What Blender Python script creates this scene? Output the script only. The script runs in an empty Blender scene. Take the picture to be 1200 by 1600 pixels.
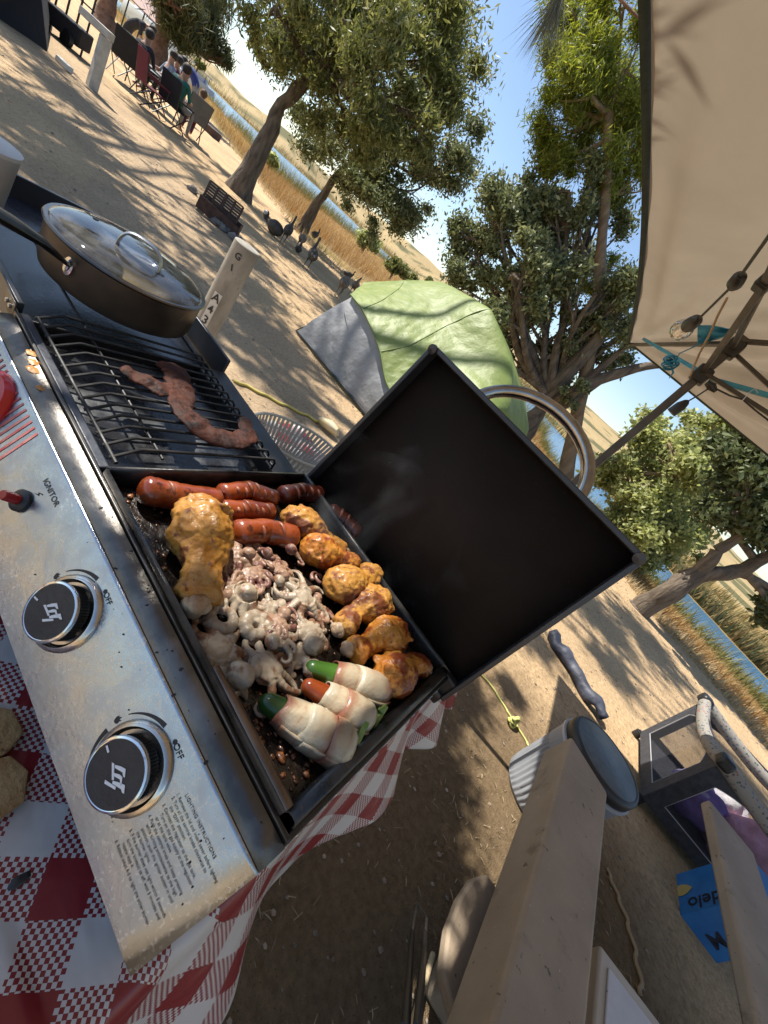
import bpy, bmesh, math, random
import numpy as np
from mathutils import Vector, Matrix, noise as mnoise
random.seed(7); rng = np.random.default_rng(7)
S = bpy.context.scene; COL = S.collection
R = math.radians
# ---------------------------------------------------------------- camera
F = 645.; HD = 303.; ROLL = R(43.3); AZ = R(110.); HC = 1.3
_p = math.atan2(HD, F)
_fh = np.array([math.cos(AZ), math.sin(AZ), 0.]); RT = np.array([math.sin(AZ), -math.cos(AZ), 0.]); ZZ = np.array([0, 0, 1.])
FW = _fh*math.cos(_p) - ZZ*math.sin(_p); UP = _fh*math.sin(_p) + ZZ*math.cos(_p); CP = np.array([0, 0, HC])
ex = RT*math.cos(ROLL) + UP*math.sin(ROLL); ey = -RT*math.sin(ROLL) + UP*math.cos(ROLL)
cam = bpy.data.cameras.new('camera'); co = bpy.data.objects.new('camera', cam); COL.objects.link(co)
cam.sensor_fit = 'VERTICAL'; cam.sensor_height = 36; cam.lens = 36*F/1600; cam.clip_start = .02; cam.clip_end = 6000
mw = Matrix.Identity(4)
for i in range(3): mw[i][0] = ex[i]; mw[i][1] = ey[i]; mw[i][2] = -FW[i]; mw[i][3] = CP[i]
co.matrix_world = mw; S.camera = co
# ---------------------------------------------------------------- light
SUN_AZ = R(188.0); SUN_EL = R(52.0)      # direction towards the sun
W = bpy.data.worlds.new('World'); S.world = W; W.use_nodes = True
nt = W.node_tree; nt.nodes.clear()
sk = nt.nodes.new('ShaderNodeTexSky'); sk.sky_type = 'NISHITA'; sk.sun_disc = False
sk.sun_elevation = SUN_EL; sk.sun_rotation = math.pi/2 - SUN_AZ; sk.altitude = 100; sk.air_density = 1.0; sk.dust_density = .55; sk.ozone_density = 1.6
bg = nt.nodes.new('ShaderNodeBackground'); bg.inputs[1].default_value = .105
wo = nt.nodes.new('ShaderNodeOutputWorld'); nt.links.new(sk.outputs[0], bg.inputs[0]); nt.links.new(bg.outputs[0], wo.inputs[0])
sl = bpy.data.lights.new('sun', 'SUN'); sl.energy = 5.0; sl.angle = R(.53); sl.color = (1, .95, .86)
so = bpy.data.objects.new('sun', sl); COL.objects.link(so)
sd = Vector((math.cos(SUN_AZ)*math.cos(SUN_EL), math.sin(SUN_AZ)*math.cos(SUN_EL), math.sin(SUN_EL)))
so.rotation_euler = sd.to_track_quat('Z', 'Y').to_euler()
S.view_settings.view_transform = 'Standard'; S.view_settings.look = 'None'; S.view_settings.gamma = 1; S.view_settings.exposure = .85
S.view_settings.use_curve_mapping = False
S.cycles.max_bounces = 8; S.cycles.transparent_max_bounces = 12; S.cycles.caustics_reflective = False; S.cycles.caustics_refractive = False
S.cycles.sample_clamp_indirect = 6
# ---------------------------------------------------------------- measuring helpers: a sight line met with a plane of the place
def ray(px, py):
    dx, dy = px-600, py-800
    return FW*F + RT*(dx*math.cos(ROLL)+dy*math.sin(ROLL)) + UP*(dx*math.sin(ROLL)-dy*math.cos(ROLL))
def at(px, py, v, ax=2):
    d = ray(px, py); return Vector(CP + d*((v-CP[ax])/d[ax]))
def dep(px, py, base, off=0.):
    """point seen at px,py on the upright plane that faces the camera through the ground point base"""
    d = ray(px, py); k = (np.array([base[0], base[1], 0])@_fh + off)/(d@_fh); return Vector(CP + d*k)
def wid(px, py, dpx, z):  # metres covered by dpx at a place
    p = at(px, py, z); dd = (np.array(p)-CP)@FW; return dpx*dd/F
# ---------------------------------------------------------------- object helpers
def link(o, parent=None):
    COL.objects.link(o)
    if parent is not None: o.parent = parent
    return o
def tag(o, label=None, cat=None, group=None, kind=None):
    if label: o['label'] = label
    if cat: o['category'] = cat
    if group: o['group'] = group
    if kind: o['kind'] = kind
    return o
def empty(name, loc, label, cat, group=None, rz=0., mat=None):
    o = bpy.data.objects.new(name, None); o.empty_display_size = .1
    if mat is not None: o.matrix_world = mat
    else: o.location = loc; o.rotation_euler = (0, 0, rz)
    COL.objects.link(o); return tag(o, label, cat, group)
class MB:
    def __init__(s): s.v = []; s.f = []; s.m = []; s.c = {}; s.mi = 0
    def add(s, vs, fs):
        b = len(s.v); s.v += [tuple(x) for x in vs]; s.f += [tuple(i+b for i in f) for f in fs]; s.m += [s.mi]*len(fs); return s
    def box(s, c, d, rot=None, taper=1.):
        x, y, z = d[0]/2, d[1]/2, d[2]/2; vs = []
        for k, t in ((-1, 1.), (1, taper)):
            for a, b in ((-1, -1), (1, -1), (1, 1), (-1, 1)): vs.append(Vector((a*x*t, b*y*t, k*z)))
        if rot is not None: vs = [rot @ v for v in vs]
        vs = [v+Vector(c) for v in vs]
        return s.add(vs, [(3, 2, 1, 0), (4, 5, 6, 7), (0, 1, 5, 4), (1, 2, 6, 5), (2, 3, 7, 6), (3, 0, 4, 7)])
    def bb(s, a, b): return s.box([(a[i]+b[i])/2 for i in range(3)], [abs(b[i]-a[i]) for i in range(3)])
    def beam(s, a, b, w, h, up=(0, 0, 1)):
        a, b = Vector(a), Vector(b); d = b-a; L = d.length; d.normalize(); u = Vector(up); sx = d.cross(u)
        if sx.length < 1e-4: sx = d.cross(Vector((1, 0, 0)))
        sx.normalize(); u = sx.cross(d); rot = Matrix((sx, d, u)).transposed()
        return s.box((a+b)/2, (w, L, h), rot)
    def tube(s, pts, r, n=8, cap=True, flat=1., fl=None, up=(0, 0, 1), nz=0., nzs=30., close=False):
        pts = [Vector(p) for p in pts]; k = len(pts); rs = r if hasattr(r, '__len__') else [r]*k
        vs = []; prev = None
        for i, p in enumerate(pts):
            if close: t = pts[(i+1) % k]-pts[i-1]
            else: t = pts[min(i+1, k-1)]-pts[max(i-1, 0)]
            if t.length < 1e-9: t = Vector((0, 0, 1))
            t.normalize()
            if prev is None:
                u = Vector(up); u = u-t*u.dot(t)
                if u.length < 1e-3: u = Vector((1, 0, 0)); u = u-t*u.dot(t)
            else: u = prev-t*prev.dot(t)
            if u.length < 1e-6: u = t.orthogonal()
            u.normalize(); prev = u; w = t.cross(u)
            for j in range(n):
                a = 2*math.pi*j/n; q = (u*math.sin(a)*flat + w*math.cos(a))*rs[i]
                P = p+q
                if nz: P = P + q.normalized()*nz*mnoise.noise(P*nzs)
                vs.append(P)
        fs = [(i*n+j, i*n+(j+1) % n, (i+1)*n+(j+1) % n, (i+1)*n+j) for i in range(k-1) for j in range(n)]
        if close: fs += [((k-1)*n+j, (k-1)*n+(j+1) % n, (j+1) % n, j) for j in range(n)]
        elif cap: fs += [tuple(reversed(range(n))), tuple((k-1)*n+j for j in range(n))]
        return s.add(vs, fs)
    def lathe(s, prof, c=(0, 0, 0), n=32, rot=None, sx=1., sy=1.):
        vs = []
        for r, z in prof:
            for j in range(n):
                a = 2*math.pi*j/n; v = Vector((r*math.cos(a)*sx, r*math.sin(a)*sy, z))
                if rot is not None: v = rot @ v
                vs.append(v+Vector(c))
        k = len(prof); fs = [(i*n+j, i*n+(j+1) % n, (i+1)*n+(j+1) % n, (i+1)*n+j) for i in range(k-1) for j in range(n)]
        if prof[0][0] > 1e-6: fs.append(tuple(reversed(range(n))))
        if prof[-1][0] > 1e-6: fs.append(tuple((k-1)*n+j for j in range(n)))
        return s.add(vs, fs)
    def blob(s, c, r, nz=.2, nzs=3., n=14, m=9, rot=None, seed=0.):
        r = r if hasattr(r, '__len__') else (r, r, r); vs = []
        for i in range(m+1):
            th = math.pi*i/m
            for j in range(n):
                ph = 2*math.pi*j/n; d = Vector((math.sin(th)*math.cos(ph), math.sin(th)*math.sin(ph), math.cos(th)))
                k = 1+nz*mnoise.noise(d*nzs+Vector((seed, seed*1.7, 0))); v = Vector((d.x*r[0]*k, d.y*r[1]*k, d.z*r[2]*k))
                if rot is not None: v = rot @ v
                vs.append(v+Vector(c))
        fs = [(i*n+j, (i+1)*n+j, (i+1)*n+(j+1) % n, i*n+(j+1) % n) for i in range(m) for j in range(n)]
        return s.add(vs, fs)
    def prism(s, poly, h, mat):   # poly in local xy, extruded by h along local z, placed with the matrix
        n = len(poly); vs = [mat @ Vector((x, y, 0)) for x, y in poly]+[mat @ Vector((x, y, h)) for x, y in poly]
        return s.add(vs, [tuple(reversed(range(n))), tuple(range(n, 2*n))]+[(i, (i+1) % n, n+(i+1) % n, n+i) for i in range(n)])
    def grid(s, P, close=False):
        a, b = len(P), len(P[0]); vs = [p for row in P for p in row]
        return s.add(vs, [(i*b+j, i*b+j+1, (i+1)*b+j+1, (i+1)*b+j) for i in range(a-1) for j in range(b-1)])
    def build(s, name, mats, parent=None, smooth=True, angle=40, bevel=0., solid=0., sub=0, remesh=0., loc=None):
        me = bpy.data.meshes.new(name); me.from_pydata(s.v, [], s.f); me.validate()
        mats = mats if isinstance(mats, (list, tuple)) else [mats]
        for m in mats: me.materials.append(m)
        if len(mats) > 1 and len(me.polygons) == len(s.m): me.polygons.foreach_set('material_index', s.m)
        if smooth:
            me.polygons.foreach_set('use_smooth', [True]*len(me.polygons))
            if angle < 180: me.set_sharp_from_angle(angle=R(angle))
        o = bpy.data.objects.new(name, me)
        if loc is not None: me.transform(Matrix.Translation(-Vector(loc))); o.location = loc
        link(o, parent)
        if solid: m = o.modifiers.new('s', 'SOLIDIFY'); m.thickness = solid; m.offset = 0
        if remesh: m = o.modifiers.new('r', 'REMESH'); m.mode = 'VOXEL'; m.voxel_size = remesh; m.use_smooth_shade = True; m2 = o.modifiers.new('c', 'SMOOTH'); m2.iterations = 4; m2.factor = .5
        if bevel: m = o.modifiers.new('b', 'BEVEL'); m.width = bevel; m.segments = 2; m.limit_method = 'ANGLE'; m.harden_normals = False
        if sub: m = o.modifiers.new('u', 'SUBSURF'); m.levels = sub; m.render_levels = sub
        return o
def bake(o):   # replace modifiers with their result so that copies are cheap
    dg = bpy.context.evaluated_depsgraph_get(); me = bpy.data.meshes.new_from_object(o.evaluated_get(dg)); o.modifiers.clear(); o.data = me; return o
def copy_tree(o, parent=None):
    kids = [c for c in COL.objects if c.parent == o]
    c = o.copy(); COL.objects.link(c)
    if parent is not None: c.parent = parent
    for k in kids: copy_tree(k, c)
    return c
def wp(mb, name, mat, par, **k):   # part of a thing, coordinates in world space
    ob = mb.build(name, mat, None, **k)
    root = par; off = Vector((0, 0, 0))
    while root is not None: off += root.location; root = root.parent
    ob.parent = par
    if ob.location.length == 0 and off.length > 0: ob.location = -off
    return ob
# ---------------------------------------------------------------- materials
def nodes(name):
    m = bpy.data.materials.new(name); m.use_nodes = True; t = m.node_tree; t.nodes.clear()
    out = t.nodes.new('ShaderNodeOutputMaterial'); return m, t, out
def N(t, typ, **k):
    n = t.nodes.new('ShaderNode'+typ)
    for a, b in k.items():
        if a.startswith('i_'): n.inputs[a[2:].replace('_', ' ')].default_value = b
        elif a.startswith('n_'): n.inputs[int(a[2:])].default_value = b
        else: setattr(n, a, b)
    return n
def c4(c): return (c[0], c[1], c[2], 1)
def ramp(t, fac, stops):
    r = N(t, 'ValToRGB'); e = r.color_ramp.elements
    while len(e) < len(stops): e.new(.5)
    for i, (p, c) in enumerate(stops): e[i].position = p; e[i].color = c4(c) if hasattr(c, '__len__') else (c, c, c, 1)
    t.links.new(fac, r.inputs[0]); return r.outputs[0]
def tex(t, kind, scale, co=None, detail=4., rough=.55, dist=0., vec=None):
    n = N(t, kind); n.inputs['Scale'].default_value = scale
    if kind == 'TexNoise': n.inputs['Detail'].default_value = detail; n.inputs['Roughness'].default_value = rough; n.inputs['Distortion'].default_value = dist
    if vec is not None: t.links.new(vec, n.inputs['Vector'])
    return n
def mapping(t, sc=(1, 1, 1), co='Object', rot=(0, 0, 0)):
    tc = N(t, 'TexCoord'); mp = N(t, 'Mapping'); mp.inputs['Scale'].default_value = sc; mp.inputs['Rotation'].default_value = rot
    t.links.new(tc.outputs[co], mp.inputs[0]); return mp.outputs[0]
def M(name, col, col2=None, rough=.6, metal=0., scale=12., lo=.35, hi=.65, bump=0., bscale=None, stretch=(1, 1, 1), rough2=None, spec=.5, coat=0., detail=5., island=0., spots=None, trans=0., sss=0., attr=None, point=None):
    m, t, out = nodes(name); L = t.links.new
    b = N(t, 'BsdfPrincipled'); b.inputs['Base Color'].default_value = c4(col); b.inputs['Roughness'].default_value = rough; b.inputs['Metallic'].default_value = metal
    b.inputs['Specular IOR Level'].default_value = spec; b.inputs['Coat Weight'].default_value = coat; b.inputs['Coat Roughness'].default_value = .15
    vec = mapping(t, stretch); last = None
    if col2 is not None:
        n = tex(t, 'TexNoise', scale, vec=vec, detail=detail); last = ramp(t, n.outputs[0], [(lo, col), (hi, col2)])
        if rough2 is not None: L(ramp(t, n.outputs[0], [(lo, rough), (hi, rough2)]), b.inputs['Roughness'])
    if attr:
        a = N(t, 'Attribute', attribute_name=attr)
        if last is not None:
            mx = N(t, 'MixRGB', blend_type='MULTIPLY'); mx.inputs[0].default_value = 1; L(a.outputs[0], mx.inputs[1]); L(last, mx.inputs[2]); last = mx.outputs[0]
        else: last = a.outputs[0]
    for sp in (spots or []):   # (scale, threshold, colour, softness)
        n = tex(t, 'TexNoise', sp[0], vec=vec, detail=6, rough=.6); f = ramp(t, n.outputs[0], [(sp[1], 0.), (min(1, sp[1]+sp[3]), 1.)])
        mx = N(t, 'MixRGB'); L(f, mx.inputs[0])
        if last is not None: L(last, mx.inputs[1])
        else: mx.inputs[1].default_value = c4(col)
        mx.inputs[2].default_value = c4(sp[2]); last = mx.outputs[0]
    if point:   # (colour, from, to): browned ridges
        g = N(t, 'NewGeometry'); mx = N(t, 'MixRGB'); L(ramp(t, g.outputs['Pointiness'], [(point[1], 0.), (point[2], point[3])]), mx.inputs[0]); L(last, mx.inputs[1]); mx.inputs[2].default_value = c4(point[0]); last = mx.outputs[0]
    if island:
        g = N(t, 'NewGeometry'); h = N(t, 'HueSaturation'); r2 = N(t, 'MapRange'); r2.inputs[3].default_value = 1-island; r2.inputs[4].default_value = 1+island
        L(g.outputs['Random Per Island'], r2.inputs[0]); L(r2.outputs[0], h.inputs['Value'])
        if last is not None: L(last, h.inputs['Color'])
        else: h.inputs['Color'].default_value = c4(col)
        last = h.outputs[0]
    if last is not None: L(last, b.inputs['Base Color'])
    if bump:
        n = tex(t, 'TexNoise', bscale or scale*3, vec=vec, detail=6); bp = N(t, 'Bump'); bp.inputs['Strength'].default_value = 1; bp.inputs['Distance'].default_value = bump
        L(n.outputs[0], bp.inputs['Height']); L(bp.outputs[0], b.inputs['Normal'])
    if sss: b.inputs['Subsurface Weight'].default_value = sss; b.inputs['Subsurface Radius'].default_value = (.01, .005, .003); b.inputs['Subsurface Scale'].default_value = .3
    sh = b.outputs[0]
    if trans:
        tr = N(t, 'BsdfTranslucent'); mx = N(t, 'MixShader'); mx.inputs[0].default_value = trans
        if last is not None: L(last, tr.inputs[0])
        else: tr.inputs[0].default_value = c4(col)
        L(sh, mx.inputs[1]); L(tr.outputs[0], mx.inputs[2]); sh = mx.outputs[0]
    L(sh, out.inputs[0]); m['b'] = 1; return m
def leafmat(name, c1, c2, c3=None, trans=.35, rough=.5):
    m, t, out = nodes(name); L = t.links.new
    g = N(t, 'NewGeometry'); st = [(0, c1), (.6, c2), (1, c3 or c2)]
    col = ramp(t, g.outputs['Random Per Island'], st)
    b = N(t, 'BsdfPrincipled'); b.inputs['Roughness'].default_value = max(rough, .5); b.inputs['Specular IOR Level'].default_value = .22; L(col, b.inputs['Base Color'])
    tr = N(t, 'BsdfTranslucent'); hs = N(t, 'HueSaturation'); hs.inputs['Value'].default_value = 1.5; hs.inputs['Saturation'].default_value = 1.15; hs.inputs['Hue'].default_value = .485; L(col, hs.inputs['Color']); L(hs.outputs[0], tr.inputs[0])
    mx = N(t, 'MixShader'); mx.inputs[0].default_value = trans; L(b.outputs[0], mx.inputs[1]); L(tr.outputs[0], mx.inputs[2]); L(mx.outputs[0], out.inputs[0]); return m
black_metal = M('black_metal', (.012, .012, .013), (.03, .028, .027), rough=.32, rough2=.5, scale=25, bump=.0004, bscale=200, spec=.5)
steel = M('steel', (.52, .53, .54), (.4, .39, .38), rough=.28, rough2=.45, metal=1, scale=20)
chrome = M('chrome', (.75, .74, .72), rough=.12, metal=1)
dark_steel = M('dark_steel', (.16, .15, .14), (.07, .065, .06), rough=.3, rough2=.5, metal=1, scale=30)
concrete = M('beige_painted_concrete', (.27, .21, .15), (.34, .265, .19), rough=.75, scale=5, bump=.0015, bscale=90, spots=[(9, .60, (.19, .145, .105), .12), (34, .66, (.12, .09, .065), .03), (90, .69, (.5, .45, .38), .02)])
plastic_black = M('black_plastic', (.015, .015, .016), rough=.45)
# ================================================================ TERRAIN
AZO = [-180, -62, -47, -43, -39, -32, -20, -10, 0, 10, 21, 23.6, 25.5, 30, 35, 38.6, 41.5, 46, 51, 56, 64, 180]
BANK = [9, 8.6, 8.6, 8.7, 8.7, 8.6, 10, 13, 18, 19, 15.5, 15.3, 15, 15.2, 18.5, 24, 32, 46, 50, 60, 70, 80]
NEAR = [30, 21, 21, 21, 21, 22, 24.5, 30, 55, 90, 135, 110, 104, 84, 68, 95, 125, 150, 180, 220, 260, 300]
FAR = [45, 30, 30, 30, 30, 31, 44, 70, 110, 170, 300, 340, 360, 420, 330, 370, 430, 500, 560, 600, 650, 700]
HILL = [2, 1.5, 2.4, 1.9, 1.6, 1.5, 2.6, 2.7, 2.6, 2.4, 2.2, 2.0, 1.8, 1.6, 1.6, 1.5, 1.4, 1.1, 1.2, 1.5, 2, 2]
def prof(a): return np.interp(a, AZO, BANK), np.interp(a, AZO, NEAR), np.interp(a, AZO, FAR), np.interp(a, AZO, HILL)
def fbm(x, y, s, seed=0., o=3):
    r = 0; k = 1.
    for i in range(o): r += k*mnoise.noise(Vector((x*s, y*s, seed+i*7.3))); s *= 2.03; k *= .5
    return r
def hgt(x, y):
    r = math.hypot(x, y)
    a = math.degrees(math.atan2(y, x))-110; a = (a+180) % 360-180
    bk, nr, fr, hl = prof(a)
    w = 1+.06*mnoise.noise(Vector((x*.12, y*.12, 3)))
    bk *= w; nr *= 1+.07*mnoise.noise(Vector((x*.07, y*.07, 5))); fr *= 1+.07*mnoise.noise(Vector((x*.02, y*.02, 9)))
    if r < bk: return .018*fbm(x, y, .5)*min(1, r/3), 0
    if r < nr:
        t = (r-bk)/(nr-bk); d = r-bk
        return -1.15*min(1, t*1.05)**.8*(1 if d > 3 else d/3*.6+.4*min(1, d/3)) + .05*fbm(x, y, .4), (1 if t < .72 else 2)
    if r < fr:
        t = (r-nr)/(fr-nr); return -1.15-.8*math.sin(math.pi*min(1, max(0, t))), 3
    hr = max(fr*1.9, 330); t = min(1.15, (r-fr)/(hr-fr)); top = 1.3+hr*math.tan(R(hl))*(.82+.35*fbm(x, y, .006, 2.))
    s_ = t*t*(3-2*min(t, 1)) if t < 1 else 1-(t-1)*.4
    return -1.12+ min(1, (r-fr)/12)*.35 + (top+1)*max(0, s_) + .15*fbm(x, y, .15)*min(1, (r-fr)/10), (4 if t < .1 else 5)
ZC = [(.62, .45, .27), (.30, .19, .075), (.20, .17, .07), (.1, .1, .08), (.30, .22, .09), (.36, .28, .15)]
ZCN = np.array(ZC)
m, t, out = nodes('ground_cover'); L = t.links.new
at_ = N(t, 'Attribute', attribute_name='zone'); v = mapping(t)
n1 = tex(t, 'TexNoise', .9, vec=v, detail=9, rough=.62); n2 = tex(t, 'TexNoise', 38, vec=v, detail=8, rough=.7); n3 = tex(t, 'TexNoise', 240, vec=v, detail=3)
mx = N(t, 'MixRGB', blend_type='MULTIPLY'); mx.inputs[0].default_value = 1; L(at_.outputs[0], mx.inputs[1]); L(ramp(t, n1.outputs[0], [(.3, (.78, .76, .74)), (.7, (1.18, 1.14, 1.08))]), mx.inputs[2])
mx2 = N(t, 'MixRGB', blend_type='MULTIPLY'); mx2.inputs[0].default_value = 1; L(mx.outputs[0], mx2.inputs[1]); L(ramp(t, n2.outputs[0], [(.3, (.66, .62, .58)), (.55, (1.0, 1.0, 1.0)), (.75, (1.25, 1.22, 1.18))]), mx2.inputs[2])
vo = N(t, 'TexVoronoi'); vo.inputs['Scale'].default_value = 60; L(v, vo.inputs['Vector'])
mx3 = N(t, 'MixRGB', blend_type='MULTIPLY'); L(ramp(t, vo.outputs['Distance'], [(.05, 1.), (.16, 0.)]), mx3.inputs[0]); L(mx2.outputs[0], mx3.inputs[1]); mx3.inputs[2].default_value = (.45, .38, .3, 1)
b = N(t, 'BsdfPrincipled', i_Roughness=.95); b.inputs['Specular IOR Level'].default_value = .15; L(mx3.outputs[0], b.inputs['Base Color'])
n4 = tex(t, 'TexNoise', 5.5, vec=v, detail=4, rough=.6); bq = N(t, 'Bump'); bq.inputs['Distance'].default_value = .045; L(n4.outputs[0], bq.inputs['Height'])
bp = N(t, 'Bump'); L(bq.outputs[0], bp.inputs['Normal']); bp.inputs['Distance'].default_value = .012; ad = N(t, 'Math', operation='ADD'); L(n2.outputs[0], ad.inputs[0]); L(n3.outputs[0], ad.inputs[1]); L(ad.outputs[0], bp.inputs['Height']); L(bp.outputs[0], b.inputs['Normal']); L(b.outputs[0], out.inputs[0])
ground_mat = m
angs = np.concatenate([np.linspace(-180, -75, 22)[:-1], np.linspace(-75, 75, 230), np.linspace(75, 180, 22)[1:-1]])
rad = np.concatenate([[0.0], np.geomspace(.3, 8, 34), np.geomspace(8.4, 420, 190), np.geomspace(440, 2600, 22)])
vs = []; zc = []
for r_ in rad:
    for a in angs:
        th = R(a+110); x = r_*math.cos(th); y = r_*math.sin(th); z, k = hgt(x, y)
        c = ZCN[k].copy()
        if k == 0:   # worn grey track that crosses the camp, paler sand beside it
            u = (x*math.cos(R(14))*-.22+y) ; w_ = .5+.5*math.tanh((.9-abs(y-2.2+.05*x+.4*fbm(x, y, .3)-(.9 if x < -5 else 0)))*2) if x < -1.6 else 0
            c = c*(1-.42*w_)+np.array((.36, .30, .235))*.42*w_
            sp = .5+.5*fbm(x, y, .25, 11); c = c*(.92+.16*sp); shade_w = max(0., 1-math.hypot((x-.6)/1.5, (y-1.3)/1.5)**4); c = c*(1-.64*shade_w)  # last factor paints the shade between table and bench into the soil colour
        if k == 1:
            f = fbm(x, y, .22, 4); c = c*(1+.35*f);
            if a > 38: c = c*.35+np.array((.34, .29, .09))*.65*(1+.3*f)
            if f > .42: c = c*.5+np.array((.2, .2, .06))*.5
        if k in (4, 5):
            f = fbm(x, y, .02, 6); g = fbm(x, y, .05, 8)
            if g > .22: c = np.array((.13, .125, .06))
            else: c = c*(1+.2*f)
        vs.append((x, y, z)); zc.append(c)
na = len(angs); nr_ = len(rad)
fs = [(i*na+j, (i+1)*na+j, (i+1)*na+(j+1) % na, i*na+(j+1) % na) for i in range(nr_-1) for j in range(na)]
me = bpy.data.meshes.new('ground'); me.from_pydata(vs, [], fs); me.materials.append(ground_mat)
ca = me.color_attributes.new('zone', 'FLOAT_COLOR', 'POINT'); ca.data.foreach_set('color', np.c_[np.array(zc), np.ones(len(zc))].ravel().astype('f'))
me.polygons.foreach_set('use_smooth', [True]*len(fs))
# flip if needed so that normals point up
if me.polygons[na*20].normal.z < 0: me.flip_normals()
o = bpy.data.objects.new('ground', me); link(o); tag(o, kind='structure')
# water
m, t, out = nodes('lake_water'); L = t.links.new; v = mapping(t, (1, 1, 1)); nz = tex(t, 'TexNoise', 1.6, vec=v, detail=4)
b = N(t, 'BsdfPrincipled', i_Roughness=.18); b.inputs['Base Color'].default_value = (.05, .15, .27, 1); b.inputs['IOR'].default_value = 1.33; bp = N(t, 'Bump'); bp.inputs['Distance'].default_value = .12; L(nz.outputs[0], bp.inputs['Height']); L(bp.outputs[0], b.inputs['Normal']); L(b.outputs[0], out.inputs[0])
wb = MB(); P = []
for a in np.linspace(-78, 78, 79):
    bk, nr, fr, hl = prof(a); P.append([Vector((r_*math.cos(R(a+110)), r_*math.sin(R(a+110)), -1.12)) for r_ in (nr*.80, nr*1.2, fr*.85, fr*1.25)])
wb.grid(P); o = wb.build('water', m, angle=180); tag(o, kind='structure')
if o.data.polygons[0].normal.z < 0: o.data.flip_normals()
# ================================================================ GRASS, REEDS, LITTER
def blades(name, pts, h, w, mat, lean=.3):
    n = len(pts); P = np.array(pts); a = rng.uniform(0, 6.283, n); hh = h*rng.uniform(.5, 1.3, n)*(P[:, 3] if P.shape[1] > 3 else 1)
    dx = np.cos(a)*w; dy = np.sin(a)*w; lx = rng.normal(0, lean, n)*hh; ly = rng.normal(0, lean, n)*hh
    V = np.zeros((n, 3, 3)); V[:, 0] = P[:, :3]+np.c_[-dx, -dy, -.02*np.ones(n)]; V[:, 1] = P[:, :3]+np.c_[dx, dy, -.02*np.ones(n)]; V[:, 2] = P[:, :3]+np.c_[lx, ly, hh]
    me = bpy.data.meshes.new(name); me.vertices.add(n*3); me.vertices.foreach_set('co', V.ravel().astype('f')); me.loops.add(n*3); me.loops.foreach_set('vertex_index', np.arange(n*3, dtype='i'))
    me.polygons.add(n); me.polygons.foreach_set('loop_start', np.arange(0, n*3, 3, dtype='i')); me.update(calc_edges=True); me.materials.append(mat)
    o = bpy.data.objects.new(name, me); link(o); tag(o, kind='stuff'); return o
def scatter(n, fr0, fr1, a0, a1, dens=lambda x, y: 1, near=True):
    out_ = []
    while len(out_) < n:
        a = rng.uniform(a0, a1); bk, nr, fr, hl = prof(a)
        u = rng.uniform(0, 1)**1.6; r_ = bk+(nr-bk)*(fr0+(fr1-fr0)*u); th = R(a+110); x = r_*math.cos(th); y = r_*math.sin(th)
        if rng.uniform() > dens(x, y): continue
        z, k = hgt(x, y)
        if k in (3,): continue
        out_.append((x, y, z, (.8+.5*mnoise.noise(Vector((x*.3, y*.3, 0)))+min(.9, r_/60))*(.34 if a < -8 and u > .5 else .6 if a < -8 else 1)))
    return out_
orange = leafmat('dry_orange_grass', (.30, .17, .055), (.40, .26, .11), (.48, .38, .2), trans=.25, rough=.8)
straw = leafmat('straw_grass', (.42, .33, .18), (.55, .45, .28), (.35, .25, .12), trans=.25, rough=.8)
olive = leafmat('olive_reeds', (.12, .12, .04), (.22, .2, .07), (.3, .25, .1), trans=.25, rough=.8)
o = blades('dry_grass', scatter(62000, .05, .8, -75, 62, lambda x, y: .35+.65*(mnoise.noise(Vector((x*.25, y*.25, 1))) > -.2)), .38, .012, orange)
tag(o, 'orange dry grass covering the bank between camp and lake', 'grass')
o = blades('bleached_grass', scatter(26000, -.02, .3, -75, 62), .22, .008, straw); tag(o, 'pale bleached grass along the edge of the bare camp ground', 'grass')
o = blades('reeds', scatter(30000, .80, .99, -75, 62, lambda x, y: .2+.8*(mnoise.noise(Vector((x*.15, y*.15, 8))) > -.1)), .95, .02, olive); tag(o, 'olive green reeds along the water edge', 'reeds')
# far-bank shrubs
fp = []
while len(fp) < 26000:
    a = rng.uniform(-70, 62); bk, nr, fr, hl = prof(a); r_ = fr*(1.0+.5*rng.uniform()**2); th = R(a+110); x = r_*math.cos(th); y = r_*math.sin(th)
    if mnoise.noise(Vector((x*.06, y*.06, 4))) < .12 and r_ > fr*1.05: continue
    z, k = hgt(x, y)
    if k < 4: continue
    fp.append((x, y, z, 1+r_/110))
o = blades('far_bank_scrub', fp, .8, .06, leafmat('far_scrub', (.12, .13, .05), (.25, .2, .09), (.4, .25, .1), trans=.2, rough=.9), .25); tag(o, 'low green and rust coloured scrub along the far bank', 'scrub')
# litter on the bare ground: straw, chips of bark and small stones
lp = []; mb = MB(); mb2 = MB()
for i in range(13000):
    r_ = .5+9*rng.uniform()**1.5; th = R(110+rng.uniform(-72, 66)); x = r_*math.cos(th); y = r_*math.sin(th)
    if mnoise.noise(Vector((x*1.7, y*1.7, 2)))+.5*mnoise.noise(Vector((x*6, y*6, 7))) < rng.uniform(-.35, .45): continue
    z = hgt(x, y)[0]; a = rng.uniform(0, 6.28); l = rng.uniform(.005, .016)*(1+r_*.10); w_ = rng.uniform(.0004, .0011)*(1+r_*.2)
    d = Vector((math.cos(a), math.sin(a), 0)); s_ = Vector((-d.y, d.x, 0))*w_; c = Vector((x, y, z+.004)); up = Vector((0, 0, rng.uniform(0, .008)))
    mb.add([c-d*l-s_, c-d*l+s_, c+d*l+s_+up, c+d*l-s_+up, c+Vector((0, 0, .006))], [(0, 3, 4), (3, 2, 4), (2, 1, 4), (1, 0, 4)])
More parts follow.
